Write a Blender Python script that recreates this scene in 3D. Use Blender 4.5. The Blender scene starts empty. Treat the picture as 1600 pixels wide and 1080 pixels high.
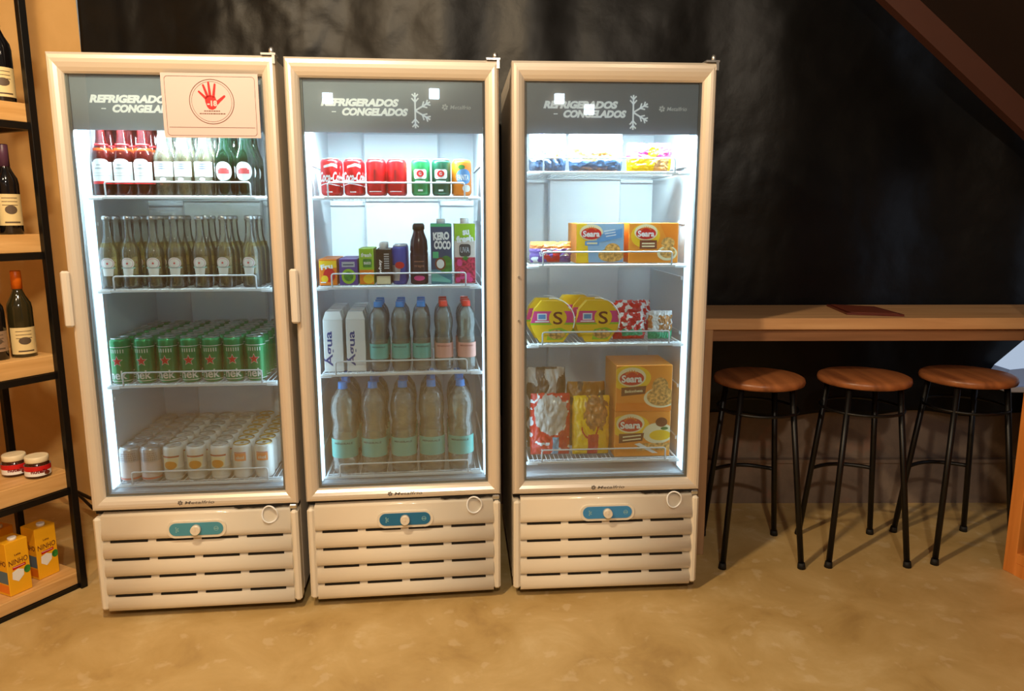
import bpy, math, random
from mathutils import Vector, Matrix, noise
from mathutils.geometry import tessellate_polygon
random.seed(7)
PI = math.pi
sc = bpy.context.scene
C = sc.collection

# ------------------------------------------------------------------ camera
CAM_H = 1.372
cd = bpy.data.cameras.new('camera'); cam = bpy.data.objects.new('camera', cd); C.objects.link(cam)
cam.location = (0, 0, CAM_H)
cam.rotation_euler = (Matrix.Rotation(PI/2 - 0.172, 3, 'X') @ Matrix.Rotation(-0.002, 3, 'Z')).to_euler()
cd.sensor_fit = 'HORIZONTAL'; cd.sensor_width = 36; cd.lens = 1160/1600*36
cd.clip_start = 0.02; cd.clip_end = 60
sc.camera = cam
# ------------------------------------------------------------------ world, exposure
w = bpy.data.worlds.new('world'); sc.world = w; w.use_nodes = True
w.node_tree.nodes['Background'].inputs[0].default_value = (0.75, 0.62, 0.50, 1)
w.node_tree.nodes['Background'].inputs[1].default_value = 0.16
sc.view_settings.view_transform = 'Standard'; sc.view_settings.look = 'None'
sc.view_settings.gamma = 1; sc.view_settings.use_curve_mapping = False
sc.view_settings.exposure = 0.0
sc.cycles.use_denoising = True
sc.cycles.max_bounces = 8; sc.cycles.transparent_max_bounces = 40
sc.cycles.diffuse_bounces = 4; sc.cycles.glossy_bounces = 4
sc.cycles.sample_clamp_indirect = 4

def lamp(name, kind, loc, power, col, target=None, size=0.1, sizey=None, spot=None, blend=0.6):
    l = bpy.data.lights.new(name, kind); o = bpy.data.objects.new(name, l); C.objects.link(o)
    o.location = loc; l.energy = power; l.color = col
    if kind == 'AREA':
        l.size = size
        if sizey: l.shape = 'RECTANGLE'; l.size_y = sizey
    else: l.shadow_soft_size = size
    if kind == 'SPOT' and spot: l.spot_size = spot; l.spot_blend = blend
    if target: o.rotation_euler = (Vector(target)-Vector(loc)).to_track_quat('-Z', 'Y').to_euler()
    return o
LAMPS = [  # ceiling downlights of the shop
    ('ceiling_lamp_light', (-0.75, 1.15, 2.72), 140, (1.0, .77, .49), .045),
    ('ceiling_lamp_light', (-1.45, 0.55, 2.72), 74, (1.0, .69, .38), .045),
    ('ceiling_lamp_light', (0.95, 0.95, 2.72), 7, (1.0, .76, .54), .04),
    ('ceiling_lamp_light', (0.15, -0.7, 2.72), 140, (1.0, .86, .68), .06),
]
for n, l, p, c, s in LAMPS: lamp(n, 'POINT', l, p, c, size=s)
lamp('doorway_daylight', 'AREA', (4.0, 1.6, 1.7), 6, (.55, .72, 1.0), target=(1.9, 3.3, 1.3), size=.9, sizey=1.6)

# ------------------------------------------------------------------ materials
def lin(c):
    return tuple(((v/255)/12.92 if v/255 <= .04045 else ((v/255+.055)/1.055)**2.4) for v in c)
MATS = {}
def pm(name, rgb, rough=.5, metal=0., var=.06, scale=30, bump=0., bscale=None, spec=.5, emit=None, coat=0):
    """Principled material whose base colour is a procedural noise mix around rgb."""
    if name in MATS: return MATS[name]
    m = bpy.data.materials.new(name); m.use_nodes = True; nt = m.node_tree; b = nt.nodes['Principled BSDF']
    c = lin(rgb)
    tc = nt.nodes.new('ShaderNodeTexCoord'); no = nt.nodes.new('ShaderNodeTexNoise'); no.inputs['Scale'].default_value = scale
    no.inputs['Detail'].default_value = 4
    nt.links.new(tc.outputs['Object'], no.inputs['Vector'])
    mx = nt.nodes.new('ShaderNodeMix'); mx.data_type = 'RGBA'
    mx.inputs['A'].default_value = (*[max(0, v*(1-var)) for v in c], 1)
    mx.inputs['B'].default_value = (*[min(1, v*(1+var)) for v in c], 1)
    if var > .25:
        mr = nt.nodes.new('ShaderNodeMapRange'); mr.inputs['From Min'].default_value = .38; mr.inputs['From Max'].default_value = .62
        nt.links.new(no.outputs['Fac'], mr.inputs[0]); nt.links.new(mr.outputs[0], mx.inputs['Factor'])
    else: nt.links.new(no.outputs['Fac'], mx.inputs['Factor'])
    nt.links.new(mx.outputs['Result'], b.inputs['Base Color'])
    b.inputs['Roughness'].default_value = rough; b.inputs['Metallic'].default_value = metal
    b.inputs['Specular IOR Level'].default_value = spec
    if coat: b.inputs['Coat Weight'].default_value = coat; b.inputs['Coat Roughness'].default_value = .08
    if bump:
        n2 = nt.nodes.new('ShaderNodeTexNoise'); n2.inputs['Scale'].default_value = bscale or scale; n2.inputs['Detail'].default_value = 6
        nt.links.new(tc.outputs['Object'], n2.inputs['Vector'])
        bp = nt.nodes.new('ShaderNodeBump'); bp.inputs['Strength'].default_value = bump; bp.inputs['Distance'].default_value = .01
        nt.links.new(n2.outputs['Fac'], bp.inputs['Height']); nt.links.new(bp.outputs['Normal'], b.inputs['Normal'])
    if emit:
        b.inputs['Emission Color'].default_value = (*lin(emit[0]), 1); b.inputs['Emission Strength'].default_value = emit[1]
    MATS[name] = m; return m
def clear(name, tint, k=1., add=0., rough=.02, bump=0, bscale=60, dens=0., ior=1.5, body=None):
    """Clear glass or plastic: tinted see-through surface with Fresnel reflections; dens adds some milky body."""
    if name in MATS: return MATS[name]
    m = bpy.data.materials.new(name); m.use_nodes = True; nt = m.node_tree; nt.nodes.clear()
    out = nt.nodes.new('ShaderNodeOutputMaterial'); tr = nt.nodes.new('ShaderNodeBsdfTransparent'); gl = nt.nodes.new('ShaderNodeBsdfGlossy')
    tr.inputs[0].default_value = (*lin(tint), 1); gl.inputs['Roughness'].default_value = rough
    fr = nt.nodes.new('ShaderNodeFresnel'); fr.inputs[0].default_value = ior
    ma = nt.nodes.new('ShaderNodeMath'); ma.operation = 'MULTIPLY_ADD'; ma.inputs[1].default_value = k; ma.inputs[2].default_value = add
    ma.use_clamp = True
    nt.links.new(fr.outputs[0], ma.inputs[0])
    mix = nt.nodes.new('ShaderNodeMixShader'); nt.links.new(ma.outputs[0], mix.inputs[0]); src = tr.outputs[0]
    if dens:
        df = nt.nodes.new('ShaderNodeBsdfDiffuse'); df.inputs[0].default_value = (*lin(body or tint), 1)
        m2 = nt.nodes.new('ShaderNodeMixShader'); m2.inputs[0].default_value = dens
        nt.links.new(tr.outputs[0], m2.inputs[1]); nt.links.new(df.outputs[0], m2.inputs[2]); src = m2.outputs[0]
    nt.links.new(src, mix.inputs[1]); nt.links.new(gl.outputs[0], mix.inputs[2]); nt.links.new(mix.outputs[0], out.inputs[0])
    if bump:
        tc = nt.nodes.new('ShaderNodeTexCoord'); no = nt.nodes.new('ShaderNodeTexNoise'); no.inputs['Scale'].default_value = bscale
        nt.links.new(tc.outputs['Object'], no.inputs['Vector'])
        bp = nt.nodes.new('ShaderNodeBump'); bp.inputs['Strength'].default_value = bump; bp.inputs['Distance'].default_value = .004
        nt.links.new(no.outputs['Fac'], bp.inputs['Height']); nt.links.new(bp.outputs['Normal'], gl.inputs['Normal']); nt.links.new(bp.outputs['Normal'], fr.inputs['Normal'])
    MATS[name] = m; return m
def wood(name, c1, c2, axis='X', scale=3., rough=.45, spec=.4):
    if name in MATS: return MATS[name]
    m = bpy.data.materials.new(name); m.use_nodes = True; nt = m.node_tree; b = nt.nodes['Principled BSDF']
    tc = nt.nodes.new('ShaderNodeTexCoord'); mp = nt.nodes.new('ShaderNodeMapping')
    s = {'X': (1, 14, 14), 'Y': (14, 1, 14), 'Z': (14, 14, 1)}[axis]
    mp.inputs['Scale'].default_value = s
    no = nt.nodes.new('ShaderNodeTexNoise'); no.inputs['Scale'].default_value = scale; no.inputs['Detail'].default_value = 8; no.inputs['Distortion'].default_value = .6
    cr = nt.nodes.new('ShaderNodeValToRGB'); cr.color_ramp.elements[0].color = (*lin(c1), 1); cr.color_ramp.elements[1].color = (*lin(c2), 1)
    cr.color_ramp.elements[0].position = .3; cr.color_ramp.elements[1].position = .72
    nt.links.new(tc.outputs['Object'], mp.inputs[0]); nt.links.new(mp.outputs[0], no.inputs['Vector']); nt.links.new(no.outputs['Fac'], cr.inputs[0])
    nt.links.new(cr.outputs[0], b.inputs['Base Color']); b.inputs['Roughness'].default_value = rough; b.inputs['Specular IOR Level'].default_value = spec
    MATS[name] = m; return m
def emit(name, rgb, s):
    m = bpy.data.materials.new(name); m.use_nodes = True; nt = m.node_tree; nt.nodes.clear()
    out = nt.nodes.new('ShaderNodeOutputMaterial'); e = nt.nodes.new('ShaderNodeEmission'); e.inputs[0].default_value = (*lin(rgb), 1); e.inputs[1].default_value = s
    nt.links.new(e.outputs[0], out.inputs[0]); return m
def concrete(name, stops, scale, rough, fleck=None, bump=.05):
    m = bpy.data.materials.new(name); m.use_nodes = True; nt = m.node_tree; b = nt.nodes['Principled BSDF']
    tc = nt.nodes.new('ShaderNodeTexCoord'); n1 = nt.nodes.new('ShaderNodeTexNoise'); n1.inputs['Scale'].default_value = scale
    n1.inputs['Detail'].default_value = 9; n1.inputs['Roughness'].default_value = .62; n1.inputs['Distortion'].default_value = .5
    nt.links.new(tc.outputs['Object'], n1.inputs['Vector'])
    cr = nt.nodes.new('ShaderNodeValToRGB'); e = cr.color_ramp.elements
    e[0].position, e[0].color = stops[0][0], (*lin(stops[0][1]), 1); e[1].position, e[1].color = stops[-1][0], (*lin(stops[-1][1]), 1)
    for p, c in stops[1:-1]: k = e.new(p); k.color = (*lin(c), 1)
    nt.links.new(n1.outputs['Fac'], cr.inputs[0]); src = cr.outputs[0]
    if fleck:
        n2 = nt.nodes.new('ShaderNodeTexNoise'); n2.inputs['Scale'].default_value = fleck[0]; n2.inputs['Detail'].default_value = 5; n2.inputs['Distortion'].default_value = .25
        nt.links.new(tc.outputs['Object'], n2.inputs['Vector'])
        c2 = nt.nodes.new('ShaderNodeValToRGB'); c2.color_ramp.elements[0].position = fleck[1]; c2.color_ramp.elements[1].position = fleck[1]+.06
        nt.links.new(n2.outputs['Fac'], c2.inputs[0])
        mu = nt.nodes.new('ShaderNodeMath'); mu.operation = 'MULTIPLY'; mu.inputs[1].default_value = fleck[3]; nt.links.new(c2.outputs[0], mu.inputs[0])
        mx = nt.nodes.new('ShaderNodeMix'); mx.data_type = 'RGBA'; mx.inputs['B'].default_value = (*lin(fleck[2]), 1)
        nt.links.new(src, mx.inputs['A']); nt.links.new(mu.outputs[0], mx.inputs['Factor']); src = mx.outputs['Result']
    nt.links.new(src, b.inputs['Base Color'])
    rr = nt.nodes.new('ShaderNodeMapRange'); rr.inputs['To Min'].default_value = rough[0]; rr.inputs['To Max'].default_value = rough[1]
    nt.links.new(n1.outputs['Fac'], rr.inputs[0]); nt.links.new(rr.outputs[0], b.inputs['Roughness'])
    bp = nt.nodes.new('ShaderNodeBump'); bp.inputs['Strength'].default_value = bump; bp.inputs['Distance'].default_value = .01
    nt.links.new(n1.outputs['Fac'], bp.inputs['Height']); nt.links.new(bp.outputs['Normal'], b.inputs['Normal'])
    return m

# ------------------------------------------------------------------ mesh builder
_tc = {}
def text_tris(s, bold=.0, shear=0.):
    k = (s, bold, shear)
    if k in _tc: return _tc[k]
    cu = bpy.data.curves.new('lettering_curve', 'FONT'); cu.body = s; cu.size = 1; cu.offset = bold; cu.shear = shear; cu.resolution_u = 3
    o = bpy.data.objects.new('lettering_tmp', cu); C.objects.link(o)
    dg = bpy.context.evaluated_depsgraph_get(); me = o.evaluated_get(dg).to_mesh()
    me.calc_loop_triangles(); vs = [v.co.copy() for v in me.vertices]
    tr = [[(vs[i].x, vs[i].y) for i in t.vertices] for t in me.loop_triangles]
    xs = [p[0] for t in tr for p in t]; ys = [p[1] for t in tr for p in t]
    bb = (min(xs), max(xs), min(ys), max(ys))
    bpy.data.objects.remove(o); bpy.data.curves.remove(cu)
    _tc[k] = (tr, bb); return _tc[k]
def clip_poly(P, x0, x1, z0, z1):
    for ax, lim, sg in ((0, x0, 1), (0, x1, -1), (1, z0, 1), (1, z1, -1)):
        out = []
        for k in range(len(P)):
            a, b = P[k-1], P[k]; ia, ib = (a[ax]-lim)*sg >= 0, (b[ax]-lim)*sg >= 0
            if ia != ib: q = (lim-a[ax])/(b[ax]-a[ax]); out.append((a[0]+q*(b[0]-a[0]), a[1]+q*(b[1]-a[1])))
            if ib: out.append(b)
        P = out
        if not P: break
    return P
class MB:
    def __init__(s, clip=None): s.v = []; s.f = []; s.m = []; s.sm = []; s.clip = clip
    def add(s, vs, fs, m=0, smooth=False):
        n = len(s.v); s.v += [tuple(v) for v in vs]
        for f in fs: s.f.append(tuple(i+n for i in f)); s.m.append(m); s.sm.append(smooth)
        return s
    def box(s, x0, x1, y0, y1, z0, z1, m=0, c=0.):
        if c <= 0:
            return s.add([(x, y, z) for x in (x0, x1) for y in (y0, y1) for z in (z0, z1)],
                  [(0,1,3,2), (4,6,7,5), (0,4,5,1), (2,3,7,6), (0,2,6,4), (1,5,7,3)], m)
        c = min(c, (x1-x0)/2.01, (y1-y0)/2.01, (z1-z0)/2.01)
        vs = []; idx = {}
        X = (x0, x1); Y = (y0, y1); Z = (z0, z1); sg = (1, -1)
        for i in (0, 1):
            for j in (0, 1):
                for k in (0, 1):
                    for a in range(3):
                        p = [X[i]+sg[i]*c, Y[j]+sg[j]*c, Z[k]+sg[k]*c]
                        p[a] = (X[i], Y[j], Z[k])[a]
                        idx[(i, j, k, a)] = len(vs); vs.append(p)
        I = lambda i, j, k, a: idx[(i, j, k, a)]
        fs = []
        for i in (0, 1): fs.append([I(i,0,0,0), I(i,1,0,0), I(i,1,1,0), I(i,0,1,0)][::1 if i else -1])
        for j in (0, 1): fs.append([I(0,j,0,1), I(0,j,1,1), I(1,j,1,1), I(1,j,0,1)][::1 if j else -1])
        for k in (0, 1): fs.append([I(0,0,k,2), I(1,0,k,2), I(1,1,k,2), I(0,1,k,2)][::1 if k else -1])
        for i in (0, 1):
            for j in (0, 1): fs.append([I(i,j,0,0), I(i,j,1,0), I(i,j,1,1), I(i,j,0,1)][::1 if (i == j) else -1])
            for k in (0, 1): fs.append([I(i,0,k,2), I(i,1,k,2), I(i,1,k,0), I(i,0,k,0)][::1 if (i != k) else -1][::-1])
        for j in (0, 1):
            for k in (0, 1): fs.append([I(0,j,k,1), I(1,j,k,1), I(1,j,k,2), I(0,j,k,2)][::1 if (j == k) else -1][::-1])
        for i in (0, 1):
            for j in (0, 1):
                for k in (0, 1): fs.append([I(i,j,k,0), I(i,j,k,1), I(i,j,k,2)])
        return s.add(vs, fs, m)
    def lathe(s, prof, n=24, c=(0, 0, 0), m=0, smooth=True, ms=None, rib=None):
        vs = []
        for r, z in prof:
            for k in range(n):
                a = 2*PI*k/n; rr = r if not rib else r*(1+rib*math.cos(a*6))
                vs.append((c[0]+rr*math.sin(a), c[1]-rr*math.cos(a), c[2]+z))
        base = len(s.v); s.v += vs
        for j in range(len(prof)-1):
            for k in range(n):
                k2 = (k+1) % n
                s.f.append((base+j*n+k, base+j*n+k2, base+(j+1)*n+k2, base+(j+1)*n+k)); s.m.append(ms[j] if ms else m); s.sm.append(smooth)
        s.f.append(tuple(base+k for k in range(n))[::-1]); s.m.append(ms[0] if ms else m); s.sm.append(False)
        s.f.append(tuple(base+(len(prof)-1)*n+k for k in range(n))); s.m.append(ms[-1] if ms else m); s.sm.append(False)
        return s
    def tube(s, pts, r, n=8, m=0, closed=False):
        pts = [Vector(p) for p in pts]; N = len(pts); base = len(s.v); up = None
        for i, p in enumerate(pts):
            a = pts[(i-1) % N] if (closed or i > 0) else p; b = pts[(i+1) % N] if (closed or i < N-1) else p
            t = (b-a).normalized()
            if up is None:
                up = t.orthogonal().normalized()
            up = (up - t*up.dot(t)); up = up.normalized() if up.length > 1e-5 else t.orthogonal().normalized()
            sd = t.cross(up); rr = r[i] if isinstance(r, (list, tuple)) else r
            for k in range(n):
                an = 2*PI*k/n; s.v.append(tuple(p+up*(rr*math.cos(an))+sd*(rr*math.sin(an))))
        for i in range(N if closed else N-1):
            for k in range(n):
                i2 = (i+1) % N; k2 = (k+1) % n
                s.f.append((base+i*n+k, base+i*n+k2, base+i2*n+k2, base+i2*n+k)); s.m.append(m); s.sm.append(True)
        if not closed:
            s.f.append(tuple(base+k for k in range(n))[::-1]); s.m.append(m); s.sm.append(False)
            s.f.append(tuple(base+(N-1)*n+k for k in range(n))); s.m.append(m); s.sm.append(False)
        return s
    def tris(s, tr, mp, m=0, maxlen=None):
        st = list(tr)
        while st:
            t = st.pop()
            if maxlen:
                d = [abs(t[i][0]-t[(i+1) % 3][0]) for i in range(3)]; j = max(range(3), key=lambda q: d[q])
                if d[j] > maxlen:
                    a, b, c = t[j], t[(j+1) % 3], t[(j+2) % 3]; q = ((a[0]+b[0])/2, (a[1]+b[1])/2)
                    st += [[a, q, c], [q, b, c]]; continue
            s.add([mp(*p) for p in t], [(0, 1, 2)], m)
        return s
    def poly(s, pts, mp, m=0, maxlen=None):
        if s.clip:
            pts = clip_poly(pts, *s.clip)
            if len(pts) < 3: return s
        t = tessellate_polygon([[Vector((p[0], p[1], 0)) for p in pts]])
        tr = []
        for q in t:
            a, b, c = [pts[i] for i in q]
            if (b[0]-a[0])*(c[1]-a[1])-(b[1]-a[1])*(c[0]-a[0]) < 0: a, c = c, a
            tr.append([a, b, c])
        return s.tris(tr, mp, m, maxlen)
    def text(s, txt, cx, cz, h, mp, m=0, wid=None, bold=.02, shear=0., rot=0., maxlen=None, left=False):
        tr, bb = text_tris(txt, bold, shear); sy = h/(bb[3]-bb[2]); sx = sy if wid is None else wid/(bb[1]-bb[0])
        ox = bb[0] if left else (bb[0]+bb[1])/2; oy = (bb[2]+bb[3])/2; cr, sr = math.cos(rot), math.sin(rot)
        def T(p):
            x = (p[0]-ox)*sx; y = (p[1]-oy)*sy; return (cx+x*cr-y*sr, cz+x*sr+y*cr)
        return s.tris([[T(p) for p in t] for t in tr], mp, m, maxlen)
    def build(s, name, mats, parent=None, bevel=0):
        me = bpy.data.meshes.new(name); me.from_pydata(s.v, [], s.f)
        mats = mats if isinstance(mats, (list, tuple)) else [mats]
        for x in mats: me.materials.append(x)
        me.polygons.foreach_set('material_index', s.m); me.polygons.foreach_set('use_smooth', s.sm); me.update()
        o = bpy.data.objects.new(name, me); C.objects.link(o)
        if parent: o.parent = parent
        if bevel:
            b = o.modifiers.new('bevel', 'BEVEL'); b.width = bevel; b.segments = 2; b.limit_method = 'ANGLE'
        return o
def tag(o, label=None, cat=None, group=None, kind=None):
    if label: o['label'] = label
    if cat: o['category'] = cat
    if group: o['group'] = group
    if kind: o['kind'] = kind
    return o
def thing(name, label, cat, loc=(0, 0, 0), rz=0, group=None):
    o = bpy.data.objects.new(name, None); C.objects.link(o); o.location = loc; o.rotation_euler = (0, 0, rz); o.empty_display_size = .05
    return tag(o, label, cat, group)
def dup(o, parent=None):
    c = o.copy(); C.objects.link(c)
    if parent: c.parent = parent
    for ch in o.children: dup(ch, c)
    return c
def ell(cx, cz, rx, rz, n=28, a0=0, a1=2*PI):
    full = abs(a1-a0-2*PI) < 1e-6
    return [(cx+rx*math.cos(a0+(a1-a0)*k/(n if full else n-1)), cz+rz*math.sin(a0+(a1-a0)*k/(n if full else n-1))) for k in range(n)]
def rect(x0, x1, z0, z1): return [(x0, z0), (x1, z0), (x1, z1), (x0, z1)]
def rrect(x0, x1, z0, z1, r, n=6):
    p = []
    for cx, cz, a in ((x1-r, z1-r, 0), (x0+r, z1-r, PI/2), (x0+r, z0+r, PI), (x1-r, z0+r, 1.5*PI)):
        p += [(cx+r*math.cos(a+PI/2*k/n), cz+r*math.sin(a+PI/2*k/n)) for k in range(n+1)]
    return p
def star(cx, cz, r, q=.42, n=5): return [(cx+(r if k % 2 == 0 else r*q)*math.sin(PI*k/n), cz+(r if k % 2 == 0 else r*q)*math.cos(PI*k/n)) for k in range(2*n)]
def flat(d=0.): return lambda x, z: (x, d, z)
def cyl(R): return lambda a, z: (R*math.sin(a/R), -R*math.cos(a/R), z)
def ring(mb, cx, cz, rx, rz, t, mp, m, n=48):
    o = ell(cx, cz, rx, rz, n); i = ell(cx, cz, rx-t, rz-t, n)
    for k in range(n):
        k2 = (k+1) % n; mb.add([mp(*o[k]), mp(*o[k2]), mp(*i[k2]), mp(*i[k])], [(0, 1, 2, 3)], m)

# ------------------------------------------------------------------ common materials
M = dict(
    frame=pm('door_frame_metal', (226, 216, 202), .30, .35, .03, 8),
    cabinet=pm('cabinet_paint', (214, 206, 194), .4, 0, .03, 8),
    liner=pm('liner_white_plastic', (226, 232, 238), .45, 0, .02, 6),
    grille=pm('grille_gloss_plastic', (232, 224, 208), .16, 0, .02, 6, coat=.4),
    dark=pm('dark_gap', (18, 15, 13), .8, 0, .1, 20),
    rubber=pm('grey_gasket', (120, 126, 132), .6, 0, .05, 20),
    wire=pm('white_coated_wire', (240, 244, 248), .35, 0, .02, 10),
    header=pm('header_slate_film', (150, 164, 184), .28, 0, .12, 3, spec=.6),
    white=pm('white_print', (245, 247, 248), .5, 0, .01, 10),
    greyprint=pm('grey_print', (110, 104, 100), .5, 0, .03, 10),
    palegrey=pm('pale_grey_print', (178, 186, 192), .5, 0, .03, 10),
    teal=pm('teal_panel', (62, 140, 160), .35, 0, .05, 30),
    black=pm('black_metal', (14, 13, 13), .42, .3, .15, 30),
    alu=pm('aluminium', (205, 205, 205), .28, .9, .03, 20),
    gold=pm('gold_lid', (214, 168, 52), .3, .8, .05, 20),
    red=pm('red_print', (205, 24, 28), .4, 0, .04, 20),
    cokered=pm('can_red', (200, 16, 26), .3, .15, .04, 20),
    green=pm('can_green', (34, 140, 80), .3, .35, .08, 20),
    green_dark=pm('can_dark_green', (8, 84, 62), .3, .25, .08, 20),
    silver=pm('can_silver', (196, 190, 190), .32, .5, .05, 20),
    canwhite=pm('can_white', (232, 230, 224), .35, .1, .03, 20),
    orange=pm('orange_print', (242, 132, 26), .4, 0, .05, 20),
    yellow=pm('yellow_print', (252, 204, 40), .4, 0, .05, 20),
    lime=pm('lime_print', (150, 196, 40), .4, 0, .08, 25),
    blue=pm('blue_print', (28, 60, 150), .4, 0, .05, 20),
    skyblue=pm('sky_blue_print', (96, 156, 214), .4, 0, .06, 12),
    navy=pm('navy_print', (20, 66, 104), .4, 0, .06, 20),
    purple=pm('purple_print', (84, 62, 150), .4, 0, .06, 20),
    pink=pm('pink_print', (226, 70, 140), .4, 0, .05, 20),
    brown=pm('brown_print', (118, 58, 34), .4, 0, .08, 30),
    food=pm('baked_food_print', (214, 160, 84), .5, 0, .45, 90),
    cream=pm('cream_print', (244, 232, 190), .5, 0, .05, 30),
    grape=pm('berry_print', (176, 40, 70), .4, 0, .55, 110),
    leaf=pm('leaf_green_print', (52, 130, 50), .4, 0, .3, 60),
    capblue=pm('blue_cap', (60, 150, 236), .35, 0, .04, 20),
    capred=pm('red_cap', (240, 66, 44), .35, 0, .04, 20),
    capwhite=pm('white_cap', (240, 240, 238), .35, 0, .03, 20),
    teallabel=pm('teal_label', (108, 196, 186), .5, 0, .05, 20),
    pinklabel=pm('salmon_label', (240, 176, 160), .5, 0, .05, 20),
)
M['letter_glow'] = pm('white_lettering_added_glow', (245, 248, 250), .4, 0, .01, 10, emit=((235, 245, 255), .32))  # white print with a slight glow added to make the lettering whiter
M['led'] = emit('led_strip_glow', (196, 228, 250), 3.6)
M['glass'] = clear('door_glass', (246, 252, 252), 1.5, .065, .0)
M['bclear'] = clear('clear_bottle_glass', (246, 247, 240), 1.3, .04, .04, dens=.07, body=(235, 235, 220))
M['bgreen'] = clear('green_bottle_glass', (96, 148, 96), 1.0, .01, .04, dens=.10, body=(40, 90, 60))
M['bred'] = clear('brown_bottle_glass', (170, 92, 78), 1.0, .01, .04, dens=.15, body=(120, 30, 30))
M['bgold'] = clear('pale_beer', (251, 243, 214), .2, 0, .1, dens=.05, body=(240, 220, 160))
M['pet'] = clear('water_bottle_plastic', (247, 248, 244), 1.6, .04, .08, bump=1.0, bscale=38, dens=.17, body=(244, 246, 240))
M['water'] = clear('water_body', (248, 249, 244), .5, .0, .1, dens=.05, body=(235, 235, 222))

# ------------------------------------------------------------------ the setting
def struct(o): o['kind'] = 'structure'; return o
fl = concrete('polished_concrete_floor', [(.25, (166, 134, 80)), (.42, (190, 158, 100)), (.58, (202, 172, 116)), (.75, (218, 194, 146))], 3.6, (.30, .5),
              fleck=(13, .60, (232, 214, 180), .24), bump=.02)
struct(MB().box(-3.2, 4.2, -3.4, 3.6, -.08, 0).build('floor', fl))
tan = concrete('tan_painted_plaster', [(.3, (206, 164, 100)), (.7, (222, 182, 120))], 3, (.6, .8), bump=.04)
grey = concrete('bare_concrete_wall', [(.3, (104, 88, 74)), (.5, (126, 108, 92)), (.7, (146, 126, 108))], 4, (.5, .8), fleck=(6, .6, (150, 104, 84), .4), bump=.2)
struct(MB().box(-3.2, -1.75, 3.44, 3.56, 0, 3.0).build('wall_back_left', tan))
struct(MB().box(-1.75, 4.2, 3.44, 3.56, 0, 3.0).build('wall_back', grey))
struct(MB().box(-3.2, -3.08, -3.4, 3.44, 0, 3.0).build('wall_left', tan))
struct(MB().box(-3.2, 4.2, -3.52, -3.4, 0, 3.0).build('wall_rear', pm('rear_wall_paint', (150, 124, 96), .8, 0, .1, 2)))
bb = MB().box(-1.74, 4.2, 3.415, 3.44, 0, .205); bb.box(-1.74, 4.2, 3.405, 3.44, .205, .222)
struct(bb.build('baseboard_back', [grey]))
# far square lamps on the rear wall: what the glass doors mirror
for k, (x, z, lb) in enumerate([(-.68, 2.61, 'small square wall lamp high on rear wall, first from the left'), (.45, 2.69, 'small square wall lamp high on rear wall, second from the left'),
        (1.37, 2.66, 'small square wall lamp high on rear wall, third from the left'), (1.71, 2.55, 'small square wall lamp high on rear wall, rightmost')]):
    b = MB().box(-.055, .055, 0, .05, -.055, .055, 0, .006).build('wall_lamp', emit('wall_lamp_glow', (225, 240, 255), 7)); b.location = (x, -3.4, z)
    tag(b, lb, 'lamp', 'square wall lamps behind the camera')
for k, ((n, l, p, c, s), lb) in enumerate(zip(LAMPS, ['round ceiling downlight above the left of the fridges', 'round ceiling downlight nearest the left wall', 'round ceiling downlight above the right fridge', 'round ceiling downlight behind the camera'])):
    b = MB().lathe([(.07, .06), (.07, .11)], 20).build('ceiling_downlight', M['black']); b.location = l; tag(b, lb, 'lamp', 'ceiling downlights')
    MB().lathe([(.004, .09), (.004, .38)], 8).build('suspension_rod', M['black'], b)

# black plastic sheeting hung over the back wall
def curtain():
    NX, NZ = 330, 120; x0, x1, z0, z1 = -1.86, 2.75, .455, 2.95; vs = []; fs = []
    for j in range(NZ+1):
        for i in range(NX+1):
            x = x0+(x1-x0)*i/NX; z = z0+(z1-z0)*j/NZ
            slant = x + .12*(z-1.6)*math.sin(x*1.7)
            f = .55*math.sin(slant*9+1.3*math.sin(x*3.1)) + .3*math.sin(slant*17+2*noise.noise((x*1.5, 0, z*.8)))
            g = math.exp(-((x+1.05)/.42)**2); wr = noise.turbulence((x*3.2, 3.1, z*3.0), 4, True)*(.22+.55*g)
            n2 = noise.noise((x*2.2, 9, z*1.4))
            g2 = min(1, max(0, (x-.2)/.8)); f2 = math.sin(slant*6.3+.8*math.sin(x*2.1+z*.5)) + .5*noise.noise((x*3, 4, z*.5))
            y = 3.388 - .016*f*(1-.6*g2) - .034*wr - .02*n2 - .026*g2*f2
            if z < .6: z += .01*math.sin(x*14)*(.6-z)/.15
            vs.append((x, min(3.434, y), z))
    for j in range(NZ):
        for i in range(NX): a = j*(NX+1)+i; fs.append((a, a+1, a+NX+2, a+NX+1))
    m = pm('black_plastic_sheet', (11, 11, 12), .40, 0, .3, 4, bump=.25, bscale=11, spec=.22)
    mb = MB(); mb.add(vs, fs, 0, True); o = mb.build('plastic_curtain', m)
    so = o.modifiers.new('thickness', 'SOLIDIFY'); so.thickness = .0008
    tag(o, 'wrinkled black plastic sheeting hung over the whole back wall', 'curtain')
    e = MB().tube([(-1.868, 3.40, .46), (-1.87, 3.395, 1.2), (-1.862, 3.40, 2.0), (-1.868, 3.395, 2.94)], .008, 8).build('edge_band', pm('pale_blue_tape', (150, 175, 205), .3, 0, .1, 20), o)
curtain()

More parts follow.
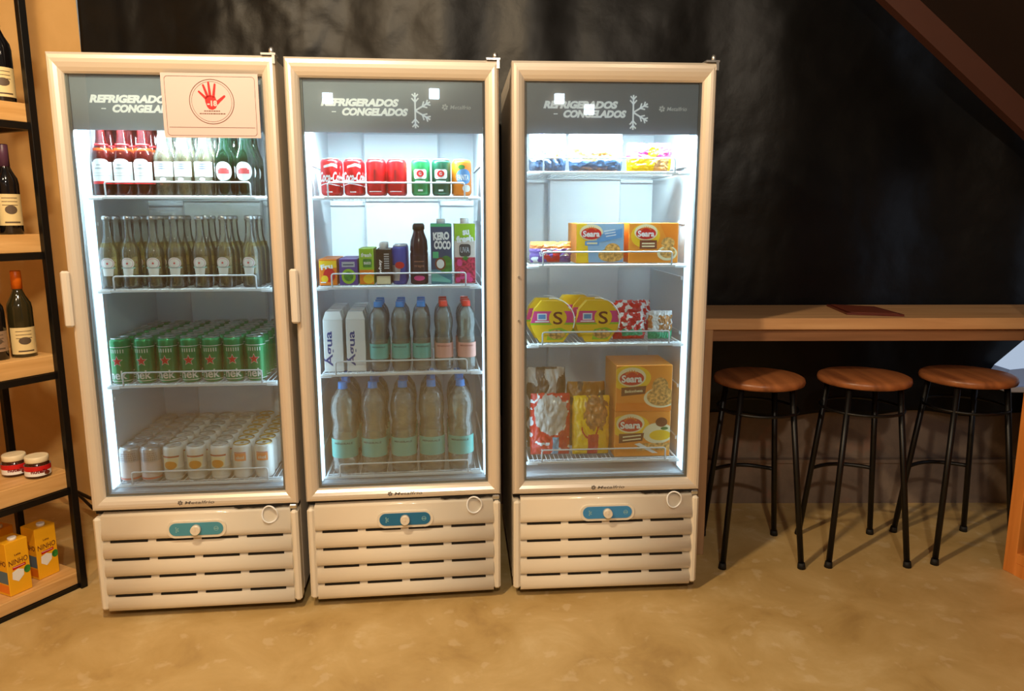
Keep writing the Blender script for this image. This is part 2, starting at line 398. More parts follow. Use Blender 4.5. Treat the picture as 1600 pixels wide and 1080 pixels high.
# sloping underside of the stairs, upper right
st = thing('staircase', 'dark red-brown sloping underside of a staircase at the upper right', 'staircase', (0, 0, 0))
def zl(x): return 2.239 - .83*(x-1.466)
mb = MB(); X0, X1 = .75, 2.5
def prism(mb, xa, xb, f0, f1, ya, yb, m=0):
    mb.add([(xa, ya, f0(xa)), (xb, ya, f0(xb)), (xb, yb, f0(xb)), (xa, yb, f0(xa)), (xa, ya, f1(xa)), (xb, ya, f1(xb)), (xb, yb, f1(xb)), (xa, yb, f1(xa))],
           [(3, 2, 1, 0), (4, 5, 6, 7), (0, 1, 5, 4), (2, 3, 7, 6), (1, 2, 6, 5), (3, 0, 4, 7)], m)
prism(mb, X0, X1, zl, lambda x: zl(x)+.19, 3.15, 3.2)
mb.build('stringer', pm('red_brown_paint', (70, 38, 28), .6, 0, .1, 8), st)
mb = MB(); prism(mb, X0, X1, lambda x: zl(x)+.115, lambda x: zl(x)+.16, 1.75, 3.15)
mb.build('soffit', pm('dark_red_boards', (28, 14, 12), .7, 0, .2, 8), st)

# ------------------------------------------------------------------ fridges
FR = [(-1.08, 2.402, .103), (-.379, 2.483, .109), (.341, 2.539, .07)]
SHELF = [[1.443, 1.138, .813, .462], [1.443, 1.139, .834, .462], [1.527, 1.208, .926, .492]]
FN = ['left', 'middle', 'right']
def wloc(i, s, d, z):
    x, y, t = FR[i]; return (x+math.cos(t)*s-math.sin(t)*d, y+math.sin(t)*s+math.cos(t)*d, z)
def snow(mb, cx, cz, r, mp, m, th=.0042):
    for k in range(6):
        a = PI/2+k*PI/3
        if k in (1, 2): continue
        dx, dz = math.cos(a), math.sin(a); nx, nz = -dz, dx
        def seg(p, q, t):
            vx, vz = q[0]-p[0], q[1]-p[1]; L = math.hypot(vx, vz); ux, uz = -vz/L*t/2, vx/L*t/2
            mb.poly([(p[0]-ux, p[1]-uz), (q[0]-ux, q[1]-uz), (q[0]+ux, q[1]+uz), (p[0]+ux, p[1]+uz)], mp, m)
        seg((cx, cz), (cx+dx*r, cz+dz*r), th)
        for f, l in ((.48, .3), (.74, .26)):
            for sg in (-1, 1):
                b = a+sg*PI/4.2; p = (cx+dx*r*f, cz+dz*r*f); seg(p, (p[0]+math.cos(b)*r*l, p[1]+math.sin(b)*r*l), th*.85)
def logo(mb, x, z, h, wid, mp, m):
    for k in range(6):
        a = k*PI/3+.3; mb.poly(ell(x+h*.55*math.cos(a), z+h*.55*math.sin(a), h*.26, h*.26, 8), mp, m)
    ring(mb, x, z, h*.34, h*.34, h*.12, mp, m, 14)
    mb.text('Metalfrio', x+h*1.3+wid/2, z, h, mp, m, wid=wid, bold=.01, shear=.2)
def frame_sweep(mb, x0, x1, z0, z1, prof_side, prof_top, prof_bot, m=0):
    """mitred picture-frame moulding; prof = [(inset, depth)]"""
    def corner(k, sx, sz):
        (a, d) = prof_side[k]; b = (prof_top if sz > 0 else prof_bot)[k][0]
        return ((x0+a) if sx < 0 else (x1-a), d, (z0+b) if sz < 0 else (z1-b))
    n = len(prof_side); cs = [(-1, -1), (1, -1), (1, 1), (-1, 1)]; base = len(mb.v)
    for (sx, sz) in cs: mb.v += [corner(k, sx, sz) for k in range(n)]
    for c in range(4):
        for k in range(n):
            k2 = (k+1) % n; c2 = (c+1) % 4
            mb.f.append((base+c*n+k, base+c2*n+k, base+c2*n+k2, base+c*n+k2)); mb.m.append(m); mb.sm.append(False)
def fridge(i):
    x, y, t = FR[i]
    lab = ['upright glass-door fridge filled with bottles and cans of beer, leftmost of three',
           'upright glass-door fridge holding soft drink cans, cartons and bottled water, in the middle',
           'upright glass-door freezer holding boxed and bagged frozen food, rightmost of three'][i]
    R = thing('glass_door_fridge', lab, 'fridge', (x, y, 0), t, 'three glass-door fridges in a row')
    # cabinet shell
    mb = MB(); D0, D1 = .052, .66
    mb.box(-.338, -.298, D0, D1, .05, 1.868, 0, .004); mb.box(.298, .338, D0, D1, .05, 1.868, 0, .004)
    mb.box(-.298, .298, D0, D1, 1.72, 1.868); mb.box(-.298, .298, D1-.04, D1, .05, 1.72)
    mb.box(-.298, .298, D0+.01, D1-.04, .05, .425); mb.box(-.338, .338, .03, .06, .375, .395, 1)
    mb.build('cabinet', [M['cabinet'], M['dark']], R)
    # liner
    mb = MB(); mb.box(-.2975, -.290, D0, D1-.041, .43, 1.715); mb.box(.290, .2975, D0, D1-.041, .43, 1.715)
    mb.box(-.290, .290, D1-.052, D1-.041, .43, 1.715); mb.box(-.290, .290, D0, D1-.052, .426, .436)
    mb.box(-.290, .290, D0, D1-.052, 1.700, 1.715)
    mb.box(-.15, .15, D1-.085, D1-.052, .50, 1.70, 0, .006)
    for z in (.55, .75, .95, 1.15, 1.35, 1.55):
        for sx in (-1, 1): mb.box(min(sx*.2895, sx*.284), max(sx*.2898, sx*.2875), .14, .55, z-.006, z+.006)
    mb.build('inner_liner', [M['liner']], R)
    for sx in (-1, 1):
        MB().box(min(sx*.2896, sx*.2866), max(sx*.2896, sx*.2866), .060, .118, .45, 1.68).build('led_strip', M['led'], R)
    MB().box(-.27, .27, .075, .10, 1.688, 1.699).build('top_led_strip', M['led'], R)
    # door
    mb = MB(); side = [(0, .05), (0, .012), (.006, .002), (.014, 0), (.022, .001), (.032, .006), (.040, .013), (.044, .020), (.044, .05)]
    top = [(a*1.38, d) for a, d in side]; frame_sweep(mb, -.34, .34, .393, 1.87, side, top, side)
    for f in range(len(mb.sm)): mb.sm[f] = False
    door = mb.build('door', M['frame'], R)
    g = MB().box(-.297, .297, .022, .026, .436, 1.809).build('glass_pane', M['glass'], door)
    mb = MB()
    for a, b, c, d in ((-.296, -.289, .436, 1.809), (.289, .296, .436, 1.809)): mb.box(a, b, .028, .048, c, d)
    mb.box(-.289, .289, .028, .048, .436, .444); mb.build('gasket', M['rubber'], door)
    MB().box(-.2885, .2885, .034, .038, 1.643, 1.808).build('header_panel', M['header'], door)
    mb = MB(); mp = flat(.0325)
    mb.text('REFRIGERADOS', -.109, 1.737, .025, mp, 0, wid=.250, bold=.065, shear=.25)
    mb.text('CONGELADOS', -.061, 1.708, .025, mp, 0, wid=.212, bold=.065, shear=.25)
    mb.poly(rect(-.200, -.186, 1.706, 1.709), mp, 0); mb.build('header_lettering', M['letter_glow'], door)
    mb = MB(); snow(mb, .068, 1.714, .056, mp, 0, .0056); mb.build('snowflake_emblem', M['letter_glow'], door)
    mb = MB(); logo(mb, .165, 1.726, .013, .068, mp, 0); mb.build('maker_logo', pm('logo_pale_added_glow', (226, 232, 238), .4, emit=((225, 235, 245), .10)), door)  # weak glow added to the print so the logo stands out
    mb = MB(); logo(mb, -.05, .414, .011, .098, flat(-.0006), 0); mb.build('frame_lettering', M['greyprint'], door)
    # handle on the left edge
    if i != 2:
        mb = MB(); mb.box(-.352, -.325, -.022, -.004, 1.025, 1.205, 0, .006); mb.box(-.346, -.334, -.006, .01, 1.04, 1.19)
        mb.build('handle', M['cabinet'], door)
    else:
        for z in (1.17, 1.02): MB().tube([(-.318, .003, z), (-.318, -.003, z)], .0045, 10).build('lock_screw', M['alu'], door)
    # hinge, top right
    mb = MB(); mb.box(.30, .345, .0, .05, 1.871, 1.877); mb.lathe([(.008, 0), (.008, .018), (.004, .024)], 12, (.33, .018, 1.873))
    mb.box(.334, .3425, .0, .02, 1.845, 1.873); mb.build('hinge', M['alu'], R)
    # lower grille
    mb = MB(); X = .325
    edges = [.345, .288, .222, .156, .090, .030]
    mb.box(-.338, -.312, -.006, .05, .035, .372, 0, .008); mb.box(.312, .338, -.006, .05, .035, .372, 0, .008)
    for k in range(len(edges)-1):
        zt, zb = edges[k], edges[k+1]; H = zt-zb; ztt = zt + (.036 if k == 0 else 0)
        prof = [(.030, zb), (.0, zb+.0005), (-.004, zb+.004), (-.0075, zb+H*.25), (-.0075, zb+H*.45), (-.003, zb+H*.72), (.0015, ztt-.010), (.0035, ztt-.003), (.030, ztt)]
        base = len(mb.v)
        for sx in (-.3125, .3125): mb.v += [(sx, d, z) for d, z in prof]
        n = len(prof)
        for q in range(n-1): mb.f.append((base+q, base+n+q, base+n+q+1, base+q+1)); mb.m.append(0); mb.sm.append(True)
        mb.f.append(tuple(base+q for q in range(n))); mb.m.append(0); mb.sm.append(False)
        mb.f.append(tuple(base+n+q for q in range(n))[::-1]); mb.m.append(0); mb.sm.append(False)
    for z in edges[1:5]:
        for a in (-.289, -.139, .011, .162): mb.box(a, a+.122, .0005, .02, z-.0085, z-.0025, 1)
    mb.box(-.3125, .3125, .015, .05, .03, .37)
    mb.build('lower_grille', [M['grille'], M['dark']], R)
    mb = MB(); mb.box(-.33, .33, .03, .64, .022, .05)
    for sx in (-.27, .27):
        for dy in (.09, .55): mb.lathe([(.02, 0), (.02, .01), (.012, .012), (.012, .03)], 12, (sx, dy, 0))
    mb.build('base_and_feet', M['dark'], R)
    # control panel
    mb = MB(); P = rrect(-.098, .098, .292, .352, .028); n = len(P)
    mb.add([(a, -.012, b) for a, b in P], [tuple(range(n))]); mb.add([(a, d, b) for d in (-.012, .01) for a, b in P], [(q, (q+1) % n + 0, n+(q+1) % n, n+q) for q in range(n)][:])
    cp = mb.build('control_panel', M['grille'], R)
    mb = MB(); P = rrect(-.089, .089, .301, .346, .022); n = len(P); mb.add([(a, -.0135, b) for a, b in P], [tuple(range(n))]); mb.add([(a, d, b) for d in (-.0135, -.011) for a, b in P], [(q, (q+1) % n, n+(q+1) % n, n+q) for q in range(n)])
    mb.build('teal_fascia', pm('teal_panel_'+FN[i], [(74, 152, 178), (26, 112, 160), (60, 142, 206)][i], .3, 0, .06, 40), cp)
    mp = flat(-.0142); c = pm('pale_teal_print', (150, 200, 205), .4)
    mb = MB(); snow(mb, -.066, .323, .010, mp, 0, .0016); mb.build('snowflake_mark', c, cp)
    mb = MB(); mb.poly(rect(.058, .074, .322, .3245), mp, 0); ring(mb, .066, .3235, .008, .008, .0015, mp, 0, 20); mb.build('dial_mark', c, cp)
    mb = MB(); mb.tube([(0, -.013, .323), (0, -.030, .323)], [.0175, .0155], 24); mb.box(-.002, .002, -.032, -.0295, .323, .337)
    mb.build('knob', M['grille'], cp)
    # broken strip at the hinge corner, and a wire loop
    mb = MB(); pts = [(.125, .389), (.14, .383), (.17, .387), (.19, .384), (.24, .3885), (.262, .383), (.29, .389), (.318, .387), (.318, .3935), (.125, .3935)]
    mb.poly(pts, flat(.004)); mb.build('worn_gap_strip', M['dark'], R)
    mb = MB(); mb.tube([(.245+.026*math.cos(a), -.006-.004*math.sin(a*2), .362+.030*math.sin(a)) for a in [2*PI*k/28 for k in range(28)]], .003, 6, closed=True)
    mb.build('wire_loop', M['wire'], R); MB().box(.31, .335, .0, .03, .376, .392, 0, .003).build('lower_hinge', M['alu'], R)
    # shelves
    for k, z in enumerate(SHELF[i]):
        mb = MB(); zz = z-.004
        mb.box(-.276, .276, .076, .083, zz-.008, zz+.002, 0, .002); mb.tube([(-.276, .10, zz), (.276, .10, zz)], .0025, 6)
        mb.tube([(-.276, .56, zz), (.276, .56, zz)], .003, 6)
        for sx in (-1, 1): mb.tube([(sx*.274, .08, zz), (sx*.274, .56, zz)], .0035, 6); mb.box(min(sx*.24, sx*.284), max(sx*.24, sx*.284), .074, .092, zz-.011, zz-.001, 0, .003)
        for q in range(33): mb.tube([(-.256+q*.016, .08, zz+.002), (-.256+q*.016, .56, zz+.002)], .0013, 5)
        sh = mb.build('shelf', M['wire'], R)
        hw = .228; pts = [(-hw, .074, z-.004)]
        for a in range(5): an = PI-a*PI/8; pts.append((-hw+.008+.008*math.cos(an), .072, z+.034+.008*math.sin(an)))
        for a in range(5): an = PI/2-a*PI/8; pts.append((hw-.008+.008*math.cos(an), .072, z+.034+.008*math.sin(an)))
        pts.append((hw, .074, z-.004)); MB().tube(pts, .0028, 8).build('guard_rail', M['wire'], sh)
    # interior lamps
    tp = (27, 18, 25)[i]
    a = lamp('fridge_top_light', 'AREA', wloc(i, 0, .09, 1.683), tp, (.74, .93, 1.0), size=.5, sizey=.03)
    a.rotation_euler = (Matrix.Rotation(t, 3, 'Z') @ Matrix.Rotation(math.radians((4, 4, 8)[i]), 3, 'X')).to_euler()
    return R
FRI = [fridge(i) for i in range(3)]

# ------------------------------------------------------------------ age sign
x, y, t = FR[0]
sg = thing('age_restriction_sign', 'white notice with red hand and minus 18 taped on left fridge door', 'sign', (x, y, 0), t)
M['paper'] = pm('sign_paper', (206, 184, 182), .5, 0, .03, 4)
MB().box(-.004, .288, -.0032, -.0014, 1.618, 1.812).build('sign_board', M['paper'], sg)
mb = MB(); mp = flat(-.0037); O = rrect(.006, .278, 1.624, 1.803, .010); I = rrect(.0072, .2768, 1.6252, 1.8018, .0092)
for k in range(len(O)): k2 = (k+1) % len(O); mb.add([mp(*O[k]), mp(*O[k2]), mp(*I[k2]), mp(*I[k])], [(0, 1, 2, 3)])
mb.poly(rect(.012, .272, 1.6485, 1.6500), mp)
ring(mb, .145, 1.727, .068, .068, .0022, mp, 0); ring(mb, .145, 1.727, .061, .061, .001, mp, 0)
for zz, a, b in ((1.699, .120, .168), (1.691, .106, .184)):
    xx = a
    while xx < b-.004: wq = random.uniform(.004, .009); mb.poly(rect(xx, min(b, xx+wq), zz-.0016, zz+.0016), mp); xx += wq+.0015
mb.build('border_and_small_print', pm('sign_brown_print', (110, 70, 56), .5), sg)
mb = MB(); mp = flat(-.0041)
def cap2(mb, p, q, r0, r1, mp, m=0):
    a = math.atan2(q[1]-p[1], q[0]-p[0]); pts = [(p[0]+r0*math.cos(a+PI/2+PI*k/6), p[1]+r0*math.sin(a+PI/2+PI*k/6)) for k in range(7)]
    pts += [(q[0]+r1*math.cos(a-PI/2+PI*k/6), q[1]+r1*math.sin(a-PI/2+PI*k/6)) for k in range(7)]; mb.poly(pts, mp, m)
mb.poly([(.124, 1.738), (.130, 1.745), (.146, 1.746), (.156, 1.742), (.160, 1.730), (.163, 1.722), (.156, 1.708), (.146, 1.703), (.136, 1.705), (.130, 1.712), (.126, 1.724)], mp)
for p, q, a, b in [((.127, 1.738), (.108, 1.757), .0040, .0030), ((.133, 1.743), (.122, 1.776), .0042, .0032), ((.141, 1.745), (.138, 1.784), .0042, .0032), ((.151, 1.743), (.157, 1.779), .0042, .0030), ((.158, 1.722), (.184, 1.744), .0055, .0032)]: cap2(mb, p, q, a, b, mp)
mb.build('hand_print', M['red'], sg)
mb = MB(); mb.text('-18', .146, 1.722, .0175, flat(-.0045), 0, wid=.030, bold=.05); mb.build('age_number', M['paper'], sg)

# ------------------------------------------------------------------ goods: makers
def can(name, r, h, body, lid, art=None, rim=None):
    o = MB().lathe([(r*.78, 0), (r*.9, .004), (r, .010), (r, h-.013), (r*.95, h-.008), (r*.84, h-.0035)], 28).build(name, body)
    mb = MB(); mb.lathe([(r*.84, h-.0045), (r*.87, h-.001), (r*.86, h), (r*.80, h-.001), (r*.76, h-.005), (0.001, h-.005)], 28)
    mb.lathe([(r*.18, h-.005), (r*.18, h-.0035)], 10, (0, -r*.1, 0)); mb.box(-r*.16, r*.16, -r*.1, r*.42, h-.0045, h-.0032)
    mb.build('lid', lid, o)
    if art:
        mb = MB(); mats = art(mb, r, h); mb.build('printed_label', mats, o)
    return o
def art_green(mb, r, h):
    mp = cyl(r+.0004); mq = cyl(r+.0008); zc = h*.50
    mb.poly([(a, z) for a, z in rect(-r*2.6, r*2.6, h*.80, h*.815)], mp, 1, .006)
    mb.poly(star(0, zc, .0205), mp, 1, .006); mb.poly(star(0, zc, .0170), mq, 0, .006)
    mb.text('nek', 0, h*.20, .030, mq, 1, wid=.058, bold=.02, maxlen=.006)
    for k in range(6): a = -.02+k*.008; mb.poly(rect(a, a+.003, h*.68, h*.76), mp, 1, .006)
    mb.poly(rect(-r*2.6, r*2.6, h*.06, h*.075), mp, 1, .006)
    return [M['red'], M['canwhite']]
def art_silver(mb, r, h):
    mp = cyl(r+.0004); mq = cyl(r+.0008)
    mb.poly(rect(-r*2.8, r*2.8, h*.08, h*.13), mp, 0, .006); mb.poly(rect(-r*2.8, r*2.8, h*.14, h*.58), mp, 1, .006)
    for k in range(9):
        a = -.026+k*.0065
        for q in range(4): mb.poly(ell(a+random.uniform(-.001, .001), h*(.64+.06*q), .002, .0022, 6), mq, 2)
    return [pm('salmon_band', (214, 110, 90), .4), pm('pinkish_can_band', (226, 206, 200), .4), pm('grey_can_pattern', (150, 128, 130), .4)]
def art_amber(mb, r, h):
    mp = cyl(r+.0004); mq = cyl(r+.0008)
    mb.poly(rect(-r*2.8, r*2.8, h*.10, h*.36), mp, 3, .006)
    mb.poly([(-.030, h*.66), (.030, h*.66), (.024, h*.36), (-.024, h*.36)], mp, 2, .006)
    mb.poly(ell(0, h*.46, .022, h*.12), mq, 0, .006); mb.poly(rect(-.032, .032, h*.68, h*.725), mp, 1, .006)
    return [pm('amber_print', (226, 146, 30), .4, 0, .2, 60), pm('rust_band', (186, 92, 62), .4), M['cream'], pm('grey_white_band', (206, 206, 200), .4)]
def art_orangebox(mb, r, h):
    mp = cyl(r+.0004); mq = cyl(r+.0008)
    mb.poly(rect(-.021, .021, h*.52, h*.74), mp, 0, .006); mb.text('skol', 0, h*.62, .012, mq, 1, wid=.028, bold=.02, maxlen=.006)
    mb.poly(rect(-.021, .021, h*.75, h*.77), mp, 2, .006)
    return [pm('pale_orange_print', (240, 150, 90), .4), M['canwhite'], M['red']]
def art_coke(mb, r, h):
    mp = cyl(r+.0004)
    mb.text('Coca-Cola', .006, h*.50, .034, mp, 0, wid=.088, bold=.03, shear=.3, maxlen=.006)
    mb.poly([(-.04, h*.26), (-.01, h*.31), (.04, h*.25), (.04, h*.27), (-.01, h*.335), (-.04, h*.285)], mp, 0, .005)
    mb.poly([(-.018, h*.74), (.012, h*.79), (.03, h*.74), (.03, h*.83), (.01, h*.87), (-.018, h*.80)], mp, 0, .005)
    mb.poly(rect(-.01, .01, h*.08, h*.11), mp, 0, .005); return [M['white']]
def art_plainred(mb, r, h):
    mp = cyl(r+.0004); mb.poly(rect(-.022, .022, h*.10, h*.12), mp, 0, .005); mb.poly(rect(-.003, .003, h*.3, h*.7), mp, 1, .005)
    return [M['white'], pm('darker_red_print', (150, 14, 24), .4)]
def art_guarana(mb, r, h):
    mp = cyl(r+.0004); mq = cyl(r+.0008); mr = cyl(r+.0011)
    mb.poly(rrect(-.023, .023, h*.46, h*.72, .008), mp, 0, .006); mb.poly(ell(0, h*.6, .013, .011), mq, 1, .006); mb.text('G', 0, h*.6, .010, mr, 0, maxlen=.006)
    mb.poly(rect(-.018, .018, h*.38, h*.41), mp, 0, .006); mb.poly(rect(-.008, .008, h*.12, h*.17), mp, 0, .006); return [M['white'], M['red']]
def art_fanta(mb, r, h):
    mp = cyl(r+.0004); mq = cyl(r+.0008)
    mb.poly(ell(.002, h*.52, .028, .026), mp, 0, .006); mb.text('FANTA', 0, h*.50, .019, mq, 1, wid=.044, bold=.04, maxlen=.006)
    mb.poly(ell(-.006, h*.78, .012, .008), mp, 2, .006); mb.poly(ell(.012, h*.2, .016, .012), mp, 3, .006); return [M['skyblue'], M['white'], M['leaf'], M['canwhite']]
def art_energy(mb, r, h):
    mp = cyl(r+.0004); mq = cyl(r+.0008)
    mb.poly([(-r*2.8, h*.1), (-.002, h*.1), (.004, h*.5), (-r*2.8, h*.5)], mp, 0, .005); mb.poly(ell(0, h*.5, .017, .012), mq, 1, .005); return [M['silver'], M['red']]

BOT = {
 'beer': ([(.027, 0), (.0305, .004), (.0305, .115), (.029, .128), (.020, .150), (.0145, .172), (.0128, .200), (.0128, .222), (.0145, .223), (.0145, .230)], .230),
 'amber': ([(.027, 0), (.031, .004), (.031, .118), (.029, .132), (.020, .158), (.0150, .180), (.0130, .205), (.0130, .226), (.0145, .227), (.0145, .234)], .234),
}
def bottle(name, prof, glass, liquid, fill, cap, art, capr=.0145, caph=.012, neck=None):
    h = prof[-1][1]
    o = MB().lathe(prof, 24).build(name, glass)
    lp = [(max(.001, r-.003), max(z, .004)) for r, z in prof if z < fill]; rr = lp[-1][0]; lp.append((rr*.97, fill))
    if liquid: MB().lathe(lp, 20).build('drink', liquid, o)
    if cap: MB().lathe([(capr, h-.003), (capr*1.06, h-.002), (capr*1.02, h-.002+caph*.7), (capr*.8, h-.002+caph)], 20).build('cap', cap, o)
    mb = MB(); mats = art(mb); mb.build('label', mats, o)
    if neck: MB().lathe([(neck[0], neck[1]), (neck[0]*.98, neck[2])], 20).build('neck_band', neck[3], o)
    return o
def patch(mb, R, a0, a1, z0, z1, m, off=.0004): mb.poly(rect(a0, a1, z0, z1), cyl(R+off), m, .006)
def la_white(R):   # white label with faint grey print
    def f(mb):
        patch(mb, R, -R*1.25, R*1.25, .045, .106, 0); mp = cyl(R+.0008); mb.poly(ell(0, .106, .024, .010), cyl(R+.0004), 0, .006)
        mb.poly(rect(-.018, .018, .083, .088), mp, 1, .006); mb.poly(rect(-.012, .012, .094, .098), mp, 1, .006); mb.poly(rect(-.03, .03, .062, .0635), mp, 1, .006); mb.poly(rect(-.03, .03, .070, .0712), mp, 1, .006)
        patch(mb, R, -R*2.6, R*2.6, .036, .0445, 2)
        return [M['white'], M['palegrey'], M['red']]
    return f
def la_blue(mb):
    R = .0305; patch(mb, R, -R*1.25, R*1.25, .060, .108, 0); mp = cyl(R+.0008)
    for k in range(3): mb.poly(rect(-.020+.003*k, .020-.003*k, .098-.007*k, .1015-.007*k), mp, 1, .006)
    patch(mb, R, -R*1.1, R*1.1, .044, .060, 2); mb.poly(ell(0, .052, .010, .006), mp, 0, .006)
    return [M['white'], pm('soft_blue_print', (150, 170, 205), .5), pm('grey_brown_print', (128, 122, 108), .5)]
def la_oval(mb):
    R = .0305; mp = cyl(R+.0004); mq = cyl(R+.0008); mb.poly(ell(0, .078, .029, .031), mp, 0, .006)
    mb.poly(rect(-.019, .019, .070, .084), mq, 1, .006); mb.poly(rect(-.013, .013, .084, .088), mq, 1, .006); return [M['white'], pm('soft_red_print', (214, 80, 84), .5)]
def la_round(mb):
    R = .0305; mp = cyl(R+.0004); mq = cyl(R+.0008); mb.poly(ell(0, .083, .022, .019), mp, 0, .006); ring(mb, 0, .083, .019, .016, .0015, mq, 1, 30); mb.poly(star(0, .083, .005), mq, 2)
    mb.poly([(-.019, .070), (.019, .070), (.015, .042), (-.015, .042)], mp, 0, .006); mb.poly(rect(-.024, .024, .066, .0705), mq, 3, .006)
    return [M['canwhite'], pm('rose_print', (190, 120, 130), .5), M['red'], pm('mint_print', (150, 190, 180), .5)]

def place(o, i, s, d, z, rz=0.):
    o.location = wloc(i, s, d, z); o.rotation_euler = (0, 0, FR[i][2]+rz)
ORD = ['first', 'second', 'third', 'fourth', 'fifth', 'sixth', 'seventh', 'eighth', 'ninth']
def rows(proto, used, i, cols, z, d0, pitch, nrow, desc, cat, group, where, jitter=.0006):
    """fills columns (front to back); cols = [(index in the shelf's row, s)]"""
    for ci, s in cols:
        for r in range(nrow):
            o = proto if not used else dup(proto); used = True
            place(o, i, s+random.uniform(-jitter, jitter), d0+r*pitch+random.uniform(-jitter, jitter), z, random.uniform(-.12, .12))
            pos = f'{ORD[ci]} from left'
            lb = f'{desc}, {where}, front row, {pos}' if r == 0 else f'{desc}, {where}, {pos}, row {r+1}'
            tag(o, lb, cat, group)

# left fridge, shelf 1
Z = SHELF[0]
p = bottle('beer_bottle', BOT['amber'][0], M['bred'], clear('red_drink', (210, 96, 60), .1, 0, .1, dens=.3, body=(190, 70, 30)), .150, M['capwhite'], la_white(.031), neck=(.0205, .158, .164, M['red']))
rows(p, 0, 0, [(0, -.245), (1, -.180), (2, -.1165)], Z[0], .115, .068, 3, 'amber bottle, white label, red neck band', 'bottle', 'amber bottles on the top shelf', 'top shelf')
p = bottle('beer_bottle', BOT['beer'][0], M['bclear'], M['bgold'], .152, M['gold'], la_blue)
rows(p, 0, 0, [(3, -.053), (4, .010), (5, .074)], Z[0], .115, .068, 3, 'clear beer bottle with blue-printed label', 'bottle', 'pale beers on the top shelf', 'top shelf')
p = bottle('beer_bottle', BOT['beer'][0], M['bgreen'], None, .15, M['capwhite'], la_oval)
rows(p, 0, 0, [(6, .139), (7, .205)], Z[0], .115, .068, 3, 'green beer bottle with oval red-printed label', 'bottle', 'green bottles on the top shelf', 'top shelf')
# shelf 2
p = bottle('beer_bottle', BOT['beer'][0], M['bclear'], M['bgold'], .150, M['alu'], la_round)
rows(p, 0, 0, list(enumerate([-.252, -.184, -.108, -.039, .045, .121, .206])), Z[1], .118, .07, 3, 'clear long-neck bottle with round white label', 'bottle', 'long-neck bottles on the second shelf', 'second shelf')
# shelf 3
p = can('beer_can', .033, .157, M['green'], M['alu'], art_green)
rows(p, 0, 0, list(enumerate([-.245, -.167, -.092, -.017, .056, .129, .202])), Z[2], .118, .0674, 7, 'tall green can with red star', 'can', 'green cans on the third shelf', 'left fridge')
# shelf 4
p = can('beer_can', .033, .125, M['silver'], M['alu'], art_silver)
rows(p, 0, 0, [(0, -.247), (1, -.177)], Z[3], .118, .0676, 7, 'silver-pink beer can', 'can', 'silver cans on the bottom shelf', 'left fridge bottom shelf')
p = can('beer_can', .033, .125, M['canwhite'], M['alu'], art_amber)
rows(p, 0, 0, [(2, -.101), (3, -.022), (4, .059)], Z[3], .118, .0676, 7, 'white can with amber emblem', 'can', 'amber-print cans on the bottom shelf', 'left fridge bottom shelf')
p = can('beer_can', .033, .125, M['canwhite'], M['gold'], art_orangebox)
rows(p, 0, 0, [(5, .134), (6, .210)], Z[3], .118, .0676, 7, 'gold-lidded white can with orange panel', 'can', 'gold-lidded cans on the bottom shelf', 'left fridge bottom shelf')

# middle fridge, shelf 1
Z = SHELF[1]
p = can('soda_can', .033, .122, M['cokered'], M['alu'], art_coke)
rows(p, 0, 1, [(0, -.222), (1, -.146)], Z[0], .118, .07, 2, 'red soda can with white script', 'can', 'red script cans', 'top shelf')
p = can('soda_can', .033, .122, M['cokered'], M['alu'], art_plainred)
rows(p, 0, 1, [(2, -.070), (3, -.001)], Z[0], .118, .07, 2, 'red soda can turned to its plain side', 'can', 'red cans turned away', 'top shelf')
p = can('soda_can', .032, .122, M['green'], M['alu'], art_guarana); rows(p, 0, 1, [(4, .080)], Z[0], .118, .07, 2, 'bright green soda can with red emblem', 'can', 'green soda cans', 'top shelf')
p = can('soda_can', .032, .122, M['green_dark'], M['alu'], art_guarana); rows(p, 0, 1, [(5, .151)], Z[0], .118, .07, 2, 'dark green soda can with red emblem', 'can', 'green soda cans', 'top shelf')
p = can('soda_can', .033, .122, M['orange'], M['alu'], art_fanta); rows(p, 0, 1, [(6, .221)], Z[0], .118, .07, 2, 'orange soda can with blue and white lettering', 'can', 'orange soda cans', 'top shelf')

# cartons
def carton(name, wd, dp, h, mats, art, cap=None, slant=False):
    """mats[0] is the body; art(mb, mp) paints the front with material indexes"""
    mb = MB(); y0 = -dp/2
    mb.box(-wd/2, wd/2, y0, y0+dp, 0, h, 0, .0015)
    o = mb.build(name, mats[0])
    mb = MB((-wd/2+.0006, wd/2-.0006, .001, h-.001)); art(mb, lambda k: flat(y0-.0004-.0003*k)); mb.build('printed_front', mats[1:], o)
    if slant:
        mb = MB(); q = .008; mb.add([(-wd/2, y0, h), (wd/2, y0, h), (wd/2, y0+dp, h), (-wd/2, y0+dp, h), (-wd/2+q, y0+q*1.6, h+.026), (wd/2-q, y0+q*1.6, h+.026), (wd/2-q, y0+dp-.004, h+.026), (-wd/2+q, y0+dp-.004, h+.026)],
            [(0, 1, 5, 4), (1, 2, 6, 5), (2, 3, 7, 6), (3, 0, 4, 7), (4, 5, 6, 7)]); mb.build('shoulder', mats[0], o)
    if cap:
        cr, ch, cm, cy = cap; MB().lathe([(cr, h-.001), (cr, h+ch*.9), (cr*.9, h+ch)], 20, (0, cy, 0)).build('cap', cm, o)
    return o
d0 = .10
def aj1(mb, L):
    mb.poly(rect(-.029, .029, .06, .084), L(0), 0); mb.text('Fru', -.004, .064, .018, L(1), 1, wid=.04, bold=.04, rot=.15); mb.poly(ell(.004, .035, .02, .024), L(1), 2); mb.poly(ell(-.012, .022, .012, .012), L(2), 0); mb.poly(rect(-.026, -.008, .008, .012), L(3), 1)
